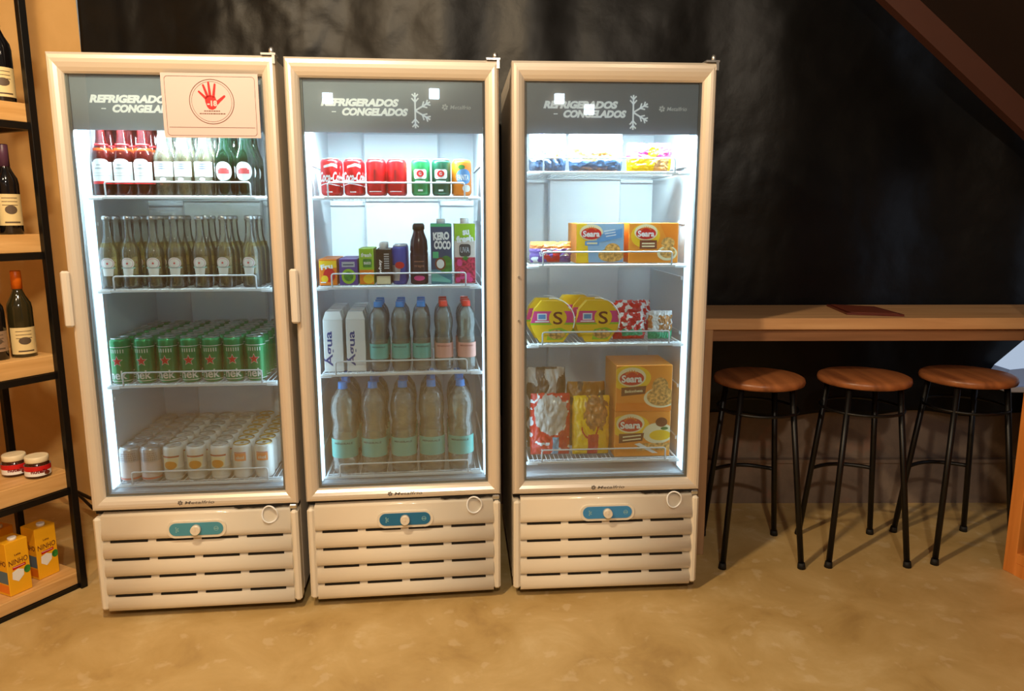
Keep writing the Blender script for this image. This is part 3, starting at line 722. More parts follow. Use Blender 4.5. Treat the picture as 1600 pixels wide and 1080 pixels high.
def aj2(mb, L):
    mb.poly(rect(-.022, .022, .062, .080), L(0), 0); mb.poly(ell(0, .030, .024, .026), L(0), 1); mb.poly(ell(0, .030, .016, .017), L(1), 2); mb.poly(rect(-.018, .018, .068, .072), L(2), 3)
def aj3(mb, L):
    mb.poly(rect(-.024, .024, .002, .052), L(0), 0); mb.poly(ell(.006, .02, .018, .016), L(1), 1); mb.poly(rrect(-.012, .018, .060, .090, .004), L(1), 2); mb.text('suco', .003, .075, .009, L(2), 3, wid=.024); mb.text('fresh', 0, .103, .014, L(2), 3, wid=.036, bold=.03, shear=.2)
def aj4(mb, L):
    mb.poly(rect(-.0235, .0235, .002, .030), L(0), 1); mb.text('whey', -.010, .062, .013, L(0), 0, wid=.050, bold=.03, rot=PI/2)
    for k in range(7): mb.poly(rect(.003, .020, .055+k*.008, .059+k*.008), L(0), 2)
def akero(mb, L):
    mb.poly(rect(-.036, .036, .198, .2085), L(0), 0); mb.text('KERO', 0, .166, .028, L(1), 1, wid=.056, bold=.06, rot=.05); mb.text('COCO', .004, .135, .030, L(1), 1, wid=.058, bold=.06, rot=-.03)
    mb.poly(ell(.016, .066, .024, .032), L(0), 2); mb.poly(ell(-.004, .070, .019, .022), L(1), 3); mb.poly(ell(-.004, .070, .013, .016), L(2), 1); mb.poly([(-.036, .01), (-.036, .045), (.0, .028), (.03, .012), (.03, .004)], L(1), 4); mb.poly(rect(-.030, -.010, .090, .112), L(0), 0)
def auva(mb, L):
    mb.poly(rect(-.036, .036, .150, .2085), L(0), 0); mb.text('su', .004, .178, .018, L(2), 1, wid=.024, bold=.05, rot=.12); mb.text('fresh', 0, .156, .024, L(2), 1, wid=.060, bold=.06, rot=.08)
    mb.poly(rrect(-.020, .020, .095, .138, .010), L(1), 2); mb.text('UVA', 0, .118, .020, L(2), 3, wid=.032, bold=.02); mb.poly(rect(-.036, .036, .002, .092), L(0), 4)
    for k in range(16): mb.poly(ell(random.uniform(-.026, .026), random.uniform(.014, .082), .009, .009, 12), L(1+k*.15), 5 if k % 2 else 4)
    mb.poly([(-.010, .088), (0, .098), (.014, .090), (.002, .080)], L(4), 6)
J = [
 (carton('juice_box', .060, .040, .090, [M['orange'], M['yellow'], M['white'], M['red'], M['white']], aj1), -.243, 'small orange-red juice box', 5, .042),
 (carton('juice_box', .062, .040, .090, [M['purple'], M['palegrey'], M['lime'], M['leaf'], M['navy']], aj2), -.174, 'small blue-purple juice box with round green picture', 5, .042),
 (carton('juice_box', .050, .040, .125, [M['lime'], M['orange'], M['yellow'], M['leaf'], M['white']], aj3), -.112, 'lime and orange juice box', 4, .044),
]
used = {}
for pr, s, ds, n, pitch in J:
    for r in range(n):
        o = pr if r == 0 else dup(pr); place(o, 1, s, d0+.02+r*pitch, Z[1]+.0008, 0)
        tag(o, f'{ds}, ' + ('at the front' if r == 0 else f'{ORD[r]} from the front'), 'juice box', 'small juice boxes on the second shelf')
p = carton('shake_carton', .049, .049, .122, [M['black'], M['white'], M['cream'], M['palegrey']], aj4, cap=(.013, .022, M['capwhite'], -.008), slant=False)
for r in range(3):
    o = p if r == 0 else dup(p); place(o, 1, -.055, d0+.026+r*.052, Z[1]+.0008)
    tag(o, 'black drink carton with white cap, second shelf, '+['at the front', 'second in its row', 'third in its row'][r], 'carton', 'black drink cartons')
p = can('energy_drink_can', .0265, .135, M['blue'], M['alu'], art_energy)
for r in range(4):
    o = p if r == 0 else dup(p); place(o, 1, .001, d0+.028+r*.055, Z[1])
    tag(o, 'blue and silver slim can with red emblem, second shelf, '+['at the front', 'second in its row', 'third in its row', 'fourth in its row'][r], 'can', 'slim cans on the second shelf')
def la_dark(mb):
    R = .031; patch(mb, R, -R*1.4, R*1.4, .004, .10, 0); mp = cyl(R+.0009); mb.poly(ell(0, .022, .020, .009), mp, 1, .006); mb.text('grape', 0, .062, .010, mp, 2, wid=.036, maxlen=.006); mb.poly(rect(-.018, .018, .078, .081), mp, 2, .006); return [pm('dark_plum_print', (40, 22, 38), .35), M['pink'], pm('dim_tan_print', (150, 110, 90), .5)]
p = bottle('juice_bottle', [(.028, 0), (.031, .004), (.031, .105), (.0285, .112), (.031, .120), (.029, .150), (.020, .176), (.0185, .180), (.0185, .192)], pm('dark_purple_bottle', (30, 18, 34), .12, 0, .1, 20), None, .1, M['black'], la_dark, capr=.020, caph=.020)
for r in range(2):
    o = p if r == 0 else dup(p); place(o, 1, .068, d0+.034+r*.066, Z[1]); tag(o, 'dark purple juice bottle with black cap, second shelf, '+['at the front', 'behind the front one'][r], 'bottle', 'dark juice bottles')
p = carton('coconut_water_carton', .073, .070, .209, [M['teal'], pm('bright_green_print', (60, 190, 130), .4), M['white'], M['leaf'], M['brown'], M['teallabel']], akero, cap=(.015, .016, M['capwhite'], -.012))
MB().poly(rect(-.036, .036, .050, .198), flat(-.0352)).build('blue_front_panel', M['navy'], p)
place(p, 1, .146, d0+.04, Z[1]+.0008); tag(p, 'large blue-green coconut water carton with white cap, on the second shelf', 'carton')
o = dup(p); place(o, 1, .146, d0+.115, Z[1]+.0008); tag(o, 'large blue-green coconut water carton behind the front one', 'carton', 'coconut water cartons'); tag(p, group='coconut water cartons')
p = carton('grape_juice_carton', .073, .070, .209, [pm('pale_carton', (214, 200, 190), .4), M['lime'], M['white'], pm('dark_slate_print', (56, 62, 66), .4), M['palegrey'], M['grape'], M['pink'], M['leaf']], auva, cap=(.015, .018, M['capwhite'], -.012))
place(p, 1, .228, d0+.04, Z[1]+.0008); tag(p, 'large green and crimson grape juice carton with white cap, rightmost on second shelf', 'carton')
# shelf 3: white water cartons and small bottles
def aagua(mb, L): mb.text('Água', -.017, .082, .034, L(0), 0, wid=.125, bold=.02, rot=PI/2)
p = carton('water_carton', .066, .070, .185, [M['capwhite'], pm('deep_blue_print', (40, 70, 140), .4)], aagua, slant=True, cap=(.001, .001, M['capwhite'], 0))
for c_, s in enumerate((-.236, -.158)):
    for r in range(4):
        o = p if (c_ == 0 and r == 0) else dup(p); place(o, 1, s, .137+r*.075, Z[2]+.0008)
        tag(o, f'white water carton, third shelf, {["left", "right"][c_]} column, {["front", "second from front", "third from front", "fourth from front"][r]}', 'carton', 'white water cartons')
def pet(name, R, h, cap, lab, lz, capr):
    k = h/.33; r = R
    prof = [(r*.80, 0), (r*.96, .008), (r, .02*k), (r*.97, .035*k), (r, .05*k), (r, .125*k), (r*.93, .135*k), (r*.98, .145*k), (r*.90, .165*k), (r*.86, .18*k), (r*.92, .195*k), (r, .22*k), (r*.99, .245*k), (r*.86, .275*k), (r*.55, .297*k), (r*.32, .308*k), (r*.30, .315*k)]
    o = MB().lathe(prof, 28).build(name, M['pet'])
    MB().lathe([(max(.001, a-.003), max(.004, z)) for a, z in prof if z < .262*k], 22).build('water', M['water'], o)
    mb = MB(); zt = h-.024*(.8 if k < .9 else 1); mb.lathe([(capr*1.05, zt), (capr*1.05, zt+.004), (capr, zt+.005), (capr*.97, h-.001), (capr*.85, h)], 22, rib=.0); mb.build('cap', cap, o)
    mb = MB(); n = 28; mb.lathe([(r+.0006, lz[0]), (r+.0006, lz[1])], n); mb.f = mb.f[:-2]; mb.m = mb.m[:-2]; mb.sm = mb.sm[:-2]
    mb.text('MINERALE', 0, lz[1]-.014*k, .007*max(.8, k), cyl(r+.0012), 1, wid=r*1.5, bold=.02, maxlen=.006); mb.build('label', [lab, pm('dark_teal_print', (40, 100, 100), .5) if lab == M['teallabel'] else pm('brick_print', (170, 90, 80), .5)], o)
    return o
p = pet('water_bottle', .0325, .245, M['capblue'], M['teallabel'], (.045, .098), .0150)
rows(p, 0, 1, [(0, -.079), (1, -.003), (2, .070)], Z[2], .118, .072, 3, 'small blue-capped water bottle', 'water bottle', 'small blue-capped water bottles', 'third shelf')
p = pet('water_bottle', .0325, .245, M['capred'], M['pinklabel'], (.045, .098), .0150)
rows(p, 0, 1, [(0, .149), (1, .230)], Z[2], .118, .072, 3, 'small water bottle with red cap', 'water bottle', 'small red-capped water bottles', 'third shelf')
p = pet('water_bottle', .046, .330, M['capblue'], M['teallabel'], (.060, .128), .0165)
rows(p, 0, 1, list(enumerate([-.213, -.108, -.002, .100, .205])), Z[3], .130, .098, 3, 'large blue-capped water bottle', 'water bottle', 'large water bottles on the bottom shelf', 'bottom shelf')

# ------------------------------------------------------------------ right fridge: frozen food
Z = SHELF[2]
def foodbox(name, wd, dp, h, mats, art):
    return carton(name, wd, dp, h, mats, art)
def brand_oval(mb, L, cx, cz, s=1.):
    mb.poly(ell(cx, cz+.003*s, .036*s, .025*s), L(1), 2); mb.poly(ell(cx, cz, .031*s, .018*s), L(2), 0)
    for k in range(7): a = PI*(.15+.7*k/6); mb.poly([(cx+.014*s*math.cos(a-.2), cz+.006*s+.010*s*math.sin(a-.2)), (cx+.020*s*math.cos(a), cz+.006*s+.017*s*math.sin(a)), (cx+.014*s*math.cos(a+.2), cz+.006*s+.010*s*math.sin(a+.2))], L(3), 3)
    mb.text('Seara', cx, cz-.001*s, .019*s, L(4), 1, wid=.052*s, bold=.035)
# mats: body, red0, white1, cream2, orange3, yellow4, accent5, food6, blue7
def ab_blue(mb, L):
    mb.poly(rect(-.084, .084, .002, .138), L(0), 5); mb.poly([(-.084, .002), (-.040, .002), (-.044, .06), (-.034, .11), (-.048, .138), (-.084, .138)], L(.5), 4)
    mb.poly([(-.012, .072), (-.012, .098), (.03, .108), (.078, .122), (.078, .090), (.03, .080)], L(1), 7)
    for q in range(3): mb.poly([(.012+q*.004, .110-q*.009), (.052+q*.002, .116-q*.009), (.052+q*.002, .119-q*.009), (.012+q*.004, .113-q*.009)], L(2), 1)
    brand_oval(mb, L, -.032, .104, 1.15); mb.poly(rect(-.054, -.004, .062, .078), L(4), 7); mb.poly(rect(-.048, -.010, .067, .073), L(5), 2)
    mb.poly(ell(.040, .028, .046, .024), L(1), 6); mb.poly(ell(.044, .046, .028, .024), L(1.3), 6)
def ab_org(mb, L):
    mb.poly(ell(-.030, .095, .052, .042), L(.5), 4); mb.poly([(.02, .138), (.085, .138), (.085, .03), (.05, .08)], L(.6), 3); mb.poly(ell(.050, .034, .036, .026), L(1), 2); mb.poly(ell(.052, .036, .028, .019), L(1.5), 6); mb.poly(ell(.052, .070, .024, .020), L(1.2), 6)
    brand_oval(mb, L, -.028, .104, 1.15); mb.poly(rect(-.050, .012, .050, .080), L(3.5), 5)
    for q in range(2): mb.poly(rect(-.042, .004, .056+q*.010, .061+q*.010), L(5), 2)
def ab_las(mb, L):
    mb.poly(ell(-.050, .125, .075, .048), L(.5), 4); mb.poly(rect(-.103, .103, .002, .032), L(.4), 3); mb.poly(ell(.062, .050, .062, .038), L(1), 2); mb.poly(ell(.066, .054, .055, .035), L(1.5), 6); mb.poly(ell(.060, .092, .030, .034), L(1.3), 6)
    brand_oval(mb, L, -.046, .124, 1.45); mb.poly([(-.084, .058), (.004, .066), (.008, .096), (-.084, .090)], L(3.5), 5); mb.text('Bolonhesa', -.038, .077, .011, L(5), 2, wid=.066, bold=.03, rot=.05)
def ab_las2(mb, L):
    mb.poly(ell(-.050, .118, .075, .044), L(.5), 4); mb.poly(ell(.058, .088, .058, .040), L(1), 2); mb.poly(ell(.066, .080, .040, .020), L(1.4), 4); mb.poly(ell(.082, .106, .014, .006), L(1.6), 7); mb.poly(rect(-.02, .103, .022, .050), L(1.2), 6); mb.poly([(-.03, .048), (.04, .012), (.06, .012), (-.01, .052)], L(2), 1); mb.poly(ell(.070, .130, .022, .018), L(1.7), 5)
    brand_oval(mb, L, -.046, .122, 1.45); mb.poly([(-.088, .052), (0, .060), (.006, .090), (-.088, .088)], L(3.5), 5)
    for q in range(2): mb.poly([(-.074, .060+q*.013), (-.006, .066+q*.013), (-.006, .071+q*.013), (-.074, .065+q*.013)], L(5), 2)
base = [M['red'], M['white'], M['cream'], M['orange'], M['yellow']]
bx = foodbox('frozen_food_box', .170, .20, .140, [pm('orange_box_board', (244, 150, 48), .4, 0, .12, 14)]+base+[pm('pale_blue_box_print', (150, 190, 226), .4), M['food'], M['skyblue']], ab_blue)
place(bx, 2, -.023, .20, Z[1]+.0008); tag(bx, 'blue and yellow frozen meal box beside orange one on second shelf', 'food box', 'frozen meal boxes')
bx = foodbox('frozen_food_box', .178, .20, .140, [pm('orange_box_board', (244, 150, 48), .4, 0, .12, 14)]+base+[M['brown'], M['food'], M['skyblue']], ab_org)
place(bx, 2, .168, .20, Z[1]+.0008); tag(bx, 'orange frozen meal box on second shelf, right of the blue one', 'food box', 'frozen meal boxes')
bx = foodbox('frozen_food_box', .208, .20, .172, [pm('orange_box_board', (244, 150, 48), .4, 0, .12, 14)]+base+[M['brown'], M['food'], M['leaf']], ab_las2)
place(bx, 2, .148, .20, Z[3]+.0008); tag(bx, 'yellow-orange frozen meal box at bottom of the stack of two', 'food box', 'frozen meal boxes')
bx = foodbox('frozen_food_box', .208, .20, .172, [pm('orange_box_board', (244, 150, 48), .4, 0, .12, 14)]+base+[M['brown'], M['food'], M['leaf']], ab_las)
place(bx, 2, .148, .196, Z[3]+.1745); tag(bx, 'deep orange frozen meal box on top of the stack of two', 'food box', 'frozen meal boxes')
# octagonal ready-meal trays in sleeves
def meal(name):
    P = [(-.045, 0), (.040, 0), (.072, .045), (.080, .070), (.066, .115), (.040, .148), (-.038, .150), (-.066, .118), (-.078, .068), (-.072, .045)]
    mb = MB(); n = len(P); mb.add([(a, -.03, b) for a, b in P]+[(a*.94, .03, b*.94+.004) for a, b in P], [tuple(range(n)), tuple(range(n, 2*n))[::-1]]+[(q, n+q, n+(q+1) % n, (q+1) % n) for q in range(n)], 0)
    o = mb.build(name, M['yellow']); mb = MB(); L = lambda k: flat(-.0304-.0003*k)
    mb.poly([(-.078, .070), (.078, .070), (.068, .112), (-.066, .112)], L(0), 0); mb.poly([(-.078, .063), (.078, .063), (.078, .070), (-.078, .070)], L(.5), 3)
    mb.poly(ell(.020, .088, .032, .032), L(1), 1); mb.text('S', .020, .087, .046, L(2), 4, wid=.034, bold=.012)
    mb.poly(rect(-.054, -.020, .080, .104), L(1), 2); mb.poly(rect(-.050, -.024, .084, .100), L(1.5), 5); mb.poly(rect(-.062, -.012, .073, .077), L(1), 2)
    mb.poly([(-.02, .008), (.036, .008), (.058, .04), (.03, .052), (-.012, .046)], L(1), 3); mb.poly(ell(.016, .028, .032, .017), L(2), 6)
    mb.build('printed_front', [M['pink'], M['yellow'], M['white'], M['lime'], M['brown'], M['skyblue'], M['food']], o)
    o2 = MB(); pts = [(.082*math.cos(a)-.002, -.0315, .078+.080*math.sin(a)) for a in [(-.35+k*.12)*1.0 for k in range(18)]]
    o2.tube(pts, .0018, 6); o2.build('tray_rim', M['white'], o); return o
p = meal('ready_meal_tray')
place(p, 2, -.190, .135, Z[2]+.001); tag(p, 'yellow and pink ready meal sleeve on third shelf, left of the front pair', 'ready meal', 'ready meal sleeves')
o = dup(p); place(o, 2, -.026, .135, Z[2]+.001); tag(o, 'yellow and pink ready meal sleeve on third shelf, right of the front pair', 'ready meal', 'ready meal sleeves')
for k, (s, d, z, lb) in enumerate([(-.200, .23, 0, 'ready meal sleeve directly behind the left front one'), (-.03, .24, 0, 'ready meal sleeve behind the right one of the front pair'), (-.08, .335, .0, 'ready meal sleeve farthest back on third shelf')]):
    o = dup(p); place(o, 2, s, d, Z[2]+.001+z, [.05, -.05, .12][k]); tag(o, lb, 'ready meal', 'ready meal sleeves')
def pillow(name, wd, h, th, colf, mats, seed=0, lean=0., nx=64, nz=56):
    mb = MB(); 
    for side in (-1, 1):
        vs = []
        for j in range(nz+1):
            for i in range(nx+1):
                u = i/nx*2-1; v = j/nz*2-1; t = (max(0, 1-abs(u)**2.6)*max(0, 1-abs(v)**3.2))**.55
                n = noise.turbulence((u*2.3+seed, v*2.3, side+seed), 3, True)-.45
                pu = wd/2*u*(1-.05*(1-v*v)*0 - .04*abs(v)**4) + .004*noise.noise((v*4, seed, 1)); pv = h/2*v + .004*noise.noise((u*4, seed, 7))*(1 if v > 0 else 0)
                y = side*(th/2*t + .012*n*min(1, t*2)); vs.append((pu, y+lean*(v+1)*.5, h/2+pv))
        fs = []; ms = []
        for j in range(nz):
            for i in range(nx):
                a = j*(nx+1)+i; f = (a, a+1, a+nx+2, a+nx+1); fs.append(f if side < 0 else f[::-1]); ms.append(colf((i+.5)/nx*2-1, (j+.5)/nz*2-1))
        b0 = len(mb.v); mb.v += vs
        for f, m_ in zip(fs, ms): mb.f.append(tuple(q+b0 for q in f)); mb.m.append(m_); mb.sm.append(True)
    zmin = min(v[2] for v in mb.v); mb.v = [(a, b, c-zmin) for a, b, c in mb.v]
    return mb.build(name, mats)
glossbag = lambda n, c, v=.05: pm(n, c, .22, 0, v, 40, bump=.5, bscale=35, coat=.3)
bw, bk, bp_, by, bo, bg, brd, bpu = glossbag('bag_white', (240, 240, 240)), glossbag('bag_dark_blue', (40, 60, 86)), glossbag('bag_pink', (226, 80, 150)), glossbag('bag_yellow', (250, 200, 10)), glossbag('bag_food', (190, 130, 70), .4), glossbag('bag_green', (40, 170, 120)), glossbag('bag_red', (206, 34, 30)), glossbag('bag_purple', (120, 90, 170))
bbr = glossbag('bag_brown', (96, 74, 60), .3); bmilk = glossbag('bag_pale_film', (196, 186, 176), .2)
nz_ = lambda u, v, s: noise.noise((u*2+s, v*2, s))
def bag(i, s, d, z, *a, label='', group='frozen food bags', text=None, **k):
    o = pillow('frozen_food_bag', *a, **k); place(o, i, s, d, z, k.get('rz', 0)); tag(o, label, 'food bag', group)
    return o
f1 = lambda u, v: 1 if v < -.45 + .2*nz_(u, v, 2) else (4 if (u > .15 and v < .0 and nz_(u, v, 5) > -.1) else (2 if (abs(u+.35) < .1 and v > .2) else 0))
bag(2, -.205, .16, Z[0]+.001, .130, .145, .055, f1, [bw, bk, bpu, by, bo], label='white bag with dark blue base on top shelf, leftmost', seed=1)
f1 = lambda u, v: 1 if v < -.5 + .2*nz_(u, v, 2) else (4 if (v < .05 and nz_(u, v, 9) > .05) else 0)
bag(2, -.035, .155, Z[0]+.001, .190, .145, .06, f1, [bw, bk, bpu, by, bo], label='wide white bag with dark blue base, middle of top shelf', seed=4)
f2 = lambda u, v: 1 if (v < -.1 and u < .2) else (2 if (v < -.1 and u < .85) else (1 if (v < 0 or (u-.15)**2+(v-.35)**2*.5 < .07) else 0))
b = bag(2, .155, .150, Z[0]+.001, .160, .098, .045, f2, [bp_, by, bo], label='pink and yellow snack bag on top shelf, rightmost', seed=6)
MB().text('S', .012, .060, .030, flat(-.030), 0, wid=.022, bold=-.005).build('lettering', M['brown'], b)
f3 = lambda u, v: 1 if v > .35 else (2 if abs(u) < .4 and v < .2 and nz_(u, v, 3) > 0 else (3 if nz_(u, v, 8) > .25 else 0))
b = bag(2, -.192, .160, Z[1]+.001, .150, .075, .08, f3, [bpu, glossbag('bag_orange', (236, 140, 70)), brd, bw], label='purple bag lying beside the blue box on second shelf', seed=9)
MB().text('Big', -.03, .035, .018, flat(-.056), 0, wid=.03, rot=.3).build('lettering', M['white'], b)
f4 = lambda u, v: 3 if v < -.7 + .08*nz_(u*2, v, 1) else (2 if (v < -.25+.15*nz_(u*2, 0, 6) and u > -.5 and u < .8) else (1 if (nz_(u*1.6, v*1.6, 3)+.3*nz_(u*4, v*4, 1) > .12 and v > -.3) else (3 if v > .5 else 0)))
bag(2, .099, .155, Z[2]+.001, .120, .098, .055, f4, [brd, bw, bg, brd], label='red bag with green and white patches, third shelf, beside the ready meals', seed=12)
f5 = lambda u, v: 2 if (v < -.45+.2*nz_(u*2, v, 1)) else (1 if (abs(u+.5+.1*nz_(u, v*2, 4)) < .25 or v > .7 or nz_(u*2.5, v*2.5, 2) > .3) else 0)
bag(2, .214, .150, Z[2]+.001, .090, .105, .05, f5, [bo, bw, bg], label='white-edged bag of meat pieces, rightmost on third shelf', seed=15)
for k, (s, d, lb) in enumerate([(.115, .24, 'red bag behind the front red bag on third shelf'), (.15, .32, 'red bag farthest back at the right of third shelf')]):
    bag(2, s, d, Z[2]+.001, .14, .125, .055, f4, [brd, bw, brd, brd], label=lb, seed=20+k)
f6 = lambda u, v: 3 if (abs(u-.25) < .16 and v < -.35) else (1 if (v-.35)**2*1.6+(u*.95)**2 < .62+.2*nz_(u*3, v*3, 4) else (2 if nz_(u*1.8, v*3, 6) > .33 else 0))
b = bag(2, -.190, .150, Z[3]+.001, .150, .235, .07, f6, [brd, bmilk, bw, glossbag('bag_light_blue', (120, 180, 220))], label='red frozen food bag with pale window, bottom shelf, front left', seed=31)
bag(2, -.195, .245, Z[3]+.001, .150, .315, .08, lambda u, v: 0 if nz_(u, v, 3) > -.1 else 1, [bbr, bmilk], label='tall dull brown bag standing behind the red bag', seed=35)
f7 = lambda u, v: 2 if (abs(u-.05) < .28 and v < -.25) or (.16 < (u+.1)**2+(v-.05)**2 < .22 and v < .0) else (1 if (v-.5)**2+(u-.2)**2*.9 < .38+.25*nz_(u*3, v*3, 3) else 0)
bag(2, -.038, .145, Z[3]+.001, .140, .225, .07, f7, [by, bo, brd], label='yellow frozen food bag with red panel, between red bag and stacked boxes', seed=41)
bag(2, -.040, .25, Z[3]+.001, .150, .255, .08, lambda u, v: 1 if nz_(u, v, 3) > .1 else 0, [glossbag('bag_amber', (170, 110, 30)), bbr], label='amber bag standing behind the yellow bag', seed=45)

# ------------------------------------------------------------------ rack on the left
RD = Vector((.46, .888, 0)).normalized(); RP = Vector((-RD.y, RD.x, 0)); RO = Vector((-1.621, 2.614, 0))
ang = math.atan2(RD.y, RD.x)   # local x runs along the rack to its far end, local y to its back
rk = thing('shelf_rack', 'tall black metal rack with light wooden shelves, left of the fridges', 'shelf', tuple(RO), ang)
SZ = [1.75, 1.315, .89, .455, .06]; L0, DP = -1.15, .36
orw = wood('pale_pine', (206, 156, 92), (232, 188, 126), 'X', 2.5)
for z in SZ+[2.185]:
    mb = MB(); th = .062 if z > .1 else .045
    mb.box(L0, -.004, .004, DP-.004, z-th, z, 0, .002); mb.build('shelf_board', orw, rk)
for a, b in ((-.022, -.008), (-.022, DP), (L0, -.008), (L0, DP)):
    MB().box(a-.0, a+.024, b-.012, b+.012, 0, 2.5, 0, .001).build('post', M['black'], rk)
for z in SZ+[2.185]:
    th = .062 if z > .1 else .045; zz = z-th
    mb = MB(); mb.box(L0, .0, -.006, .016, zz-.024, zz-.001); mb.box(L0, .0, DP-.012, DP+.01, zz-.024, zz-.001); mb.box(-.02, .0, .016, DP, zz-.024, zz-.001)
    mb.build('beam', M['black'], rk)
def rloc(u, v, z): p = RO+RD*u+RP*v; return (p.x, p.y, z)
def wine(name, h, r, glass, capm, caph, labm, lab, label, u, v, z, cat='wine bottle', print_=None):
    k = h/.30; prof = [(r*.9, 0), (r, .005), (r, .17*k), (r*.93, .188*k), (r*.6, .212*k), (r*.4, .232*k), (.0145, .25*k), (.0135, .285*k), (.0155, .287*k), (.0155, h)]
    o = MB().lathe(prof, 30).build(name, glass); MB().lathe([(.0168, h-caph), (.0165, h-.002), (.014, h+.001)], 22).build('capsule', capm, o)
    mb = MB(); patch(mb, r, -r*1.25, r*1.25, lab[0], lab[1], 0); mp = cyl(r+.0009)
    zz = lab[0]+.018
    mb.poly(ell(0, (lab[0]+lab[1])/2, r*.5, (lab[1]-lab[0])*.14), mp, 1, .006)
    for q in range(3): mb.poly(rect(-r*.7, r*.6, lab[1]-.014-q*.012, lab[1]-.012-q*.012), mp, 1, .006)
    mb.poly(rect(-r*.6, r*.7, lab[0]+.008, lab[0]+.013), mp, 1, .006)
    mb.build('label', [labm, pm('umber_print', (90, 74, 58), .6)], o)
    o.location = rloc(u, v, z+.0005); o.rotation_euler = (0, 0, .75); tag(o, label, cat, 'wine bottles on the rack'); return o
dgl = pm('near_black_glass', (16, 14, 16), .08, 0, .1, 20, spec=.7); ogl = pm('olive_glass', (44, 40, 22), .08, 0, .1, 20, spec=.7)
crl = pm('cream_label', (226, 204, 150), .6, 0, .06, 20)
wine('wine_bottle', .31, .041, dgl, M['black'], .06, crl, (.020, .115), 'dark wine bottle with cream picture label on highest visible shelf', -.045, .088, SZ[0])
wine('wine_bottle', .30, .037, dgl, pm('plum_capsule', (84, 50, 74), .4), .075, crl, (.030, .135), 'dark wine bottle with plum purple capsule on second shelf down', -.072, .075, SZ[1])
wine('wine_bottle', .30, .037, dgl, M['black'], .07, crl, (.030, .120), 'dark wine bottle cut by the frame, beside the plum-capped one', -.155, .08, SZ[1])
wine('wine_bottle', .30, .039, ogl, pm('orange_capsule', (226, 108, 10), .4), .062, crl, (.012, .105), 'olive glass wine bottle with orange capsule on the rack', -.078, .072, SZ[2])
wine('wine_bottle', .29, .037, dgl, M['black'], .07, pm('dim_brown_label', (150, 124, 100), .6), (.03, .10), 'dark wine bottle left of the orange-capped one', -.160, .09, SZ[2])
def jar(label, u, v):
    o = MB().lathe([(.036, 0), (.040, .004), (.041, .03), (.038, .05), (.033, .056)], 28).build('spread_jar', pm('chocolate_jar', (60, 26, 14), .12, 0, .1, 20, spec=.7))
    MB().lathe([(.0365, .056), (.038, .058), (.038, .074), (.036, .077)], 28).build('lid', pm('ivory_lid', (240, 228, 196), .4), o)
    mb = MB(); R = .0413; patch(mb, R, -R*2.3, R*2.3, .010, .046, 0); mb.poly([(-.08, .028), (.08, .028), (.08, .046), (-.08, .046)], cyl(R+.0007), 1, .006)
    mb.text('nutella', 0, .027, .013, cyl(R+.0012), 2, wid=.056, bold=.04, maxlen=.006); mb.poly(ell(.026, .018, .011, .007), cyl(R+.001), 3, .006)
    mb.build('label', [M['white'], M['red'], pm('jar_dark_red', (120, 14, 18), .4), M['brown']], o)
    o.location = rloc(u, v, SZ[3]+.0005); o.rotation_euler = (0, 0, .7); tag(o, label, 'jar', 'chocolate spread jars on the rack')
jar('chocolate spread jar with ivory lid, the one farther left', -.119, .140); jar('chocolate spread jar with ivory lid, the one nearer the rack post', -.092, .048)
def ani(mb, L):
    mb.text('NINHO', 0, .120, .020, L(1), 0, wid=.066, bold=.01); mb.poly([(-.022, .092), (.024, .096), (.024, .106), (-.022, .103)], L(1), 1); mb.poly([(-.024, .085), (-.004, .092), (.016, .082), (.014, .062), (-.006, .045), (-.026, .06)], L(1), 2)
    mb.poly(ell(.028, .078, .012, .014), L(1), 3); mb.text('Leite', 0, .145, .008, L(1), 0, wid=.022); mb.poly(rect(-.02, .02, .100, .1015), L(2), 2)
p = carton('milk_carton', .078, .078, .195, [pm('milk_yellow', (250, 184, 30), .4, 0, .04, 10), M['brown'], M['red'], M['white'], M['leaf']], ani, cap=(.014, .010, M['capwhite'], -.018))
mb = MB(); mp2 = lambda x, z: (-.0396, -x, z); mb.poly(rect(-.036, .036, .01, .04), mp2, 1); mb.poly(rect(-.036, .036, .045, .09), mp2, 0); mb.text('NINHO', 0, .120, .020, mp2, 2, wid=.064)
mb.build('printed_side', [pm('slate_blue_print', (90, 120, 140), .5), M['orange'], M['brown']], p)
for k, (u, v, rz, lb) in enumerate([(-.085, .105, 1.15, 'yellow milk carton nearest the rack post, on lowest shelf'), (-.205, .070, 1.15, 'yellow milk carton cut by the left edge of the photo'), (-.17, .22, 1.2, 'yellow milk carton standing behind the front two')]):
    o = p if k == 0 else dup(p); o.location = rloc(u, v, SZ[4]+.001); o.rotation_euler = (0, 0, rz); tag(o, lb, 'milk carton', 'yellow milk cartons')
mb = MB(); mb.tube([(-2.3, 3.43, .16), (-1.95, 3.25, .10), (-1.82, 3.12, .13), (-1.70, 3.05, .17), (-1.49, 3.02, .17)], .008, 8); mb.tube([(-2.05, 3.32, .10), (-1.9, 3.2, .06), (-1.75, 3.12, .08), (-1.6, 3.06, .11)], .007, 8)
tag(mb.build('power_cable', M['black']), 'black power cables running behind the rack to the left fridge', 'cable')

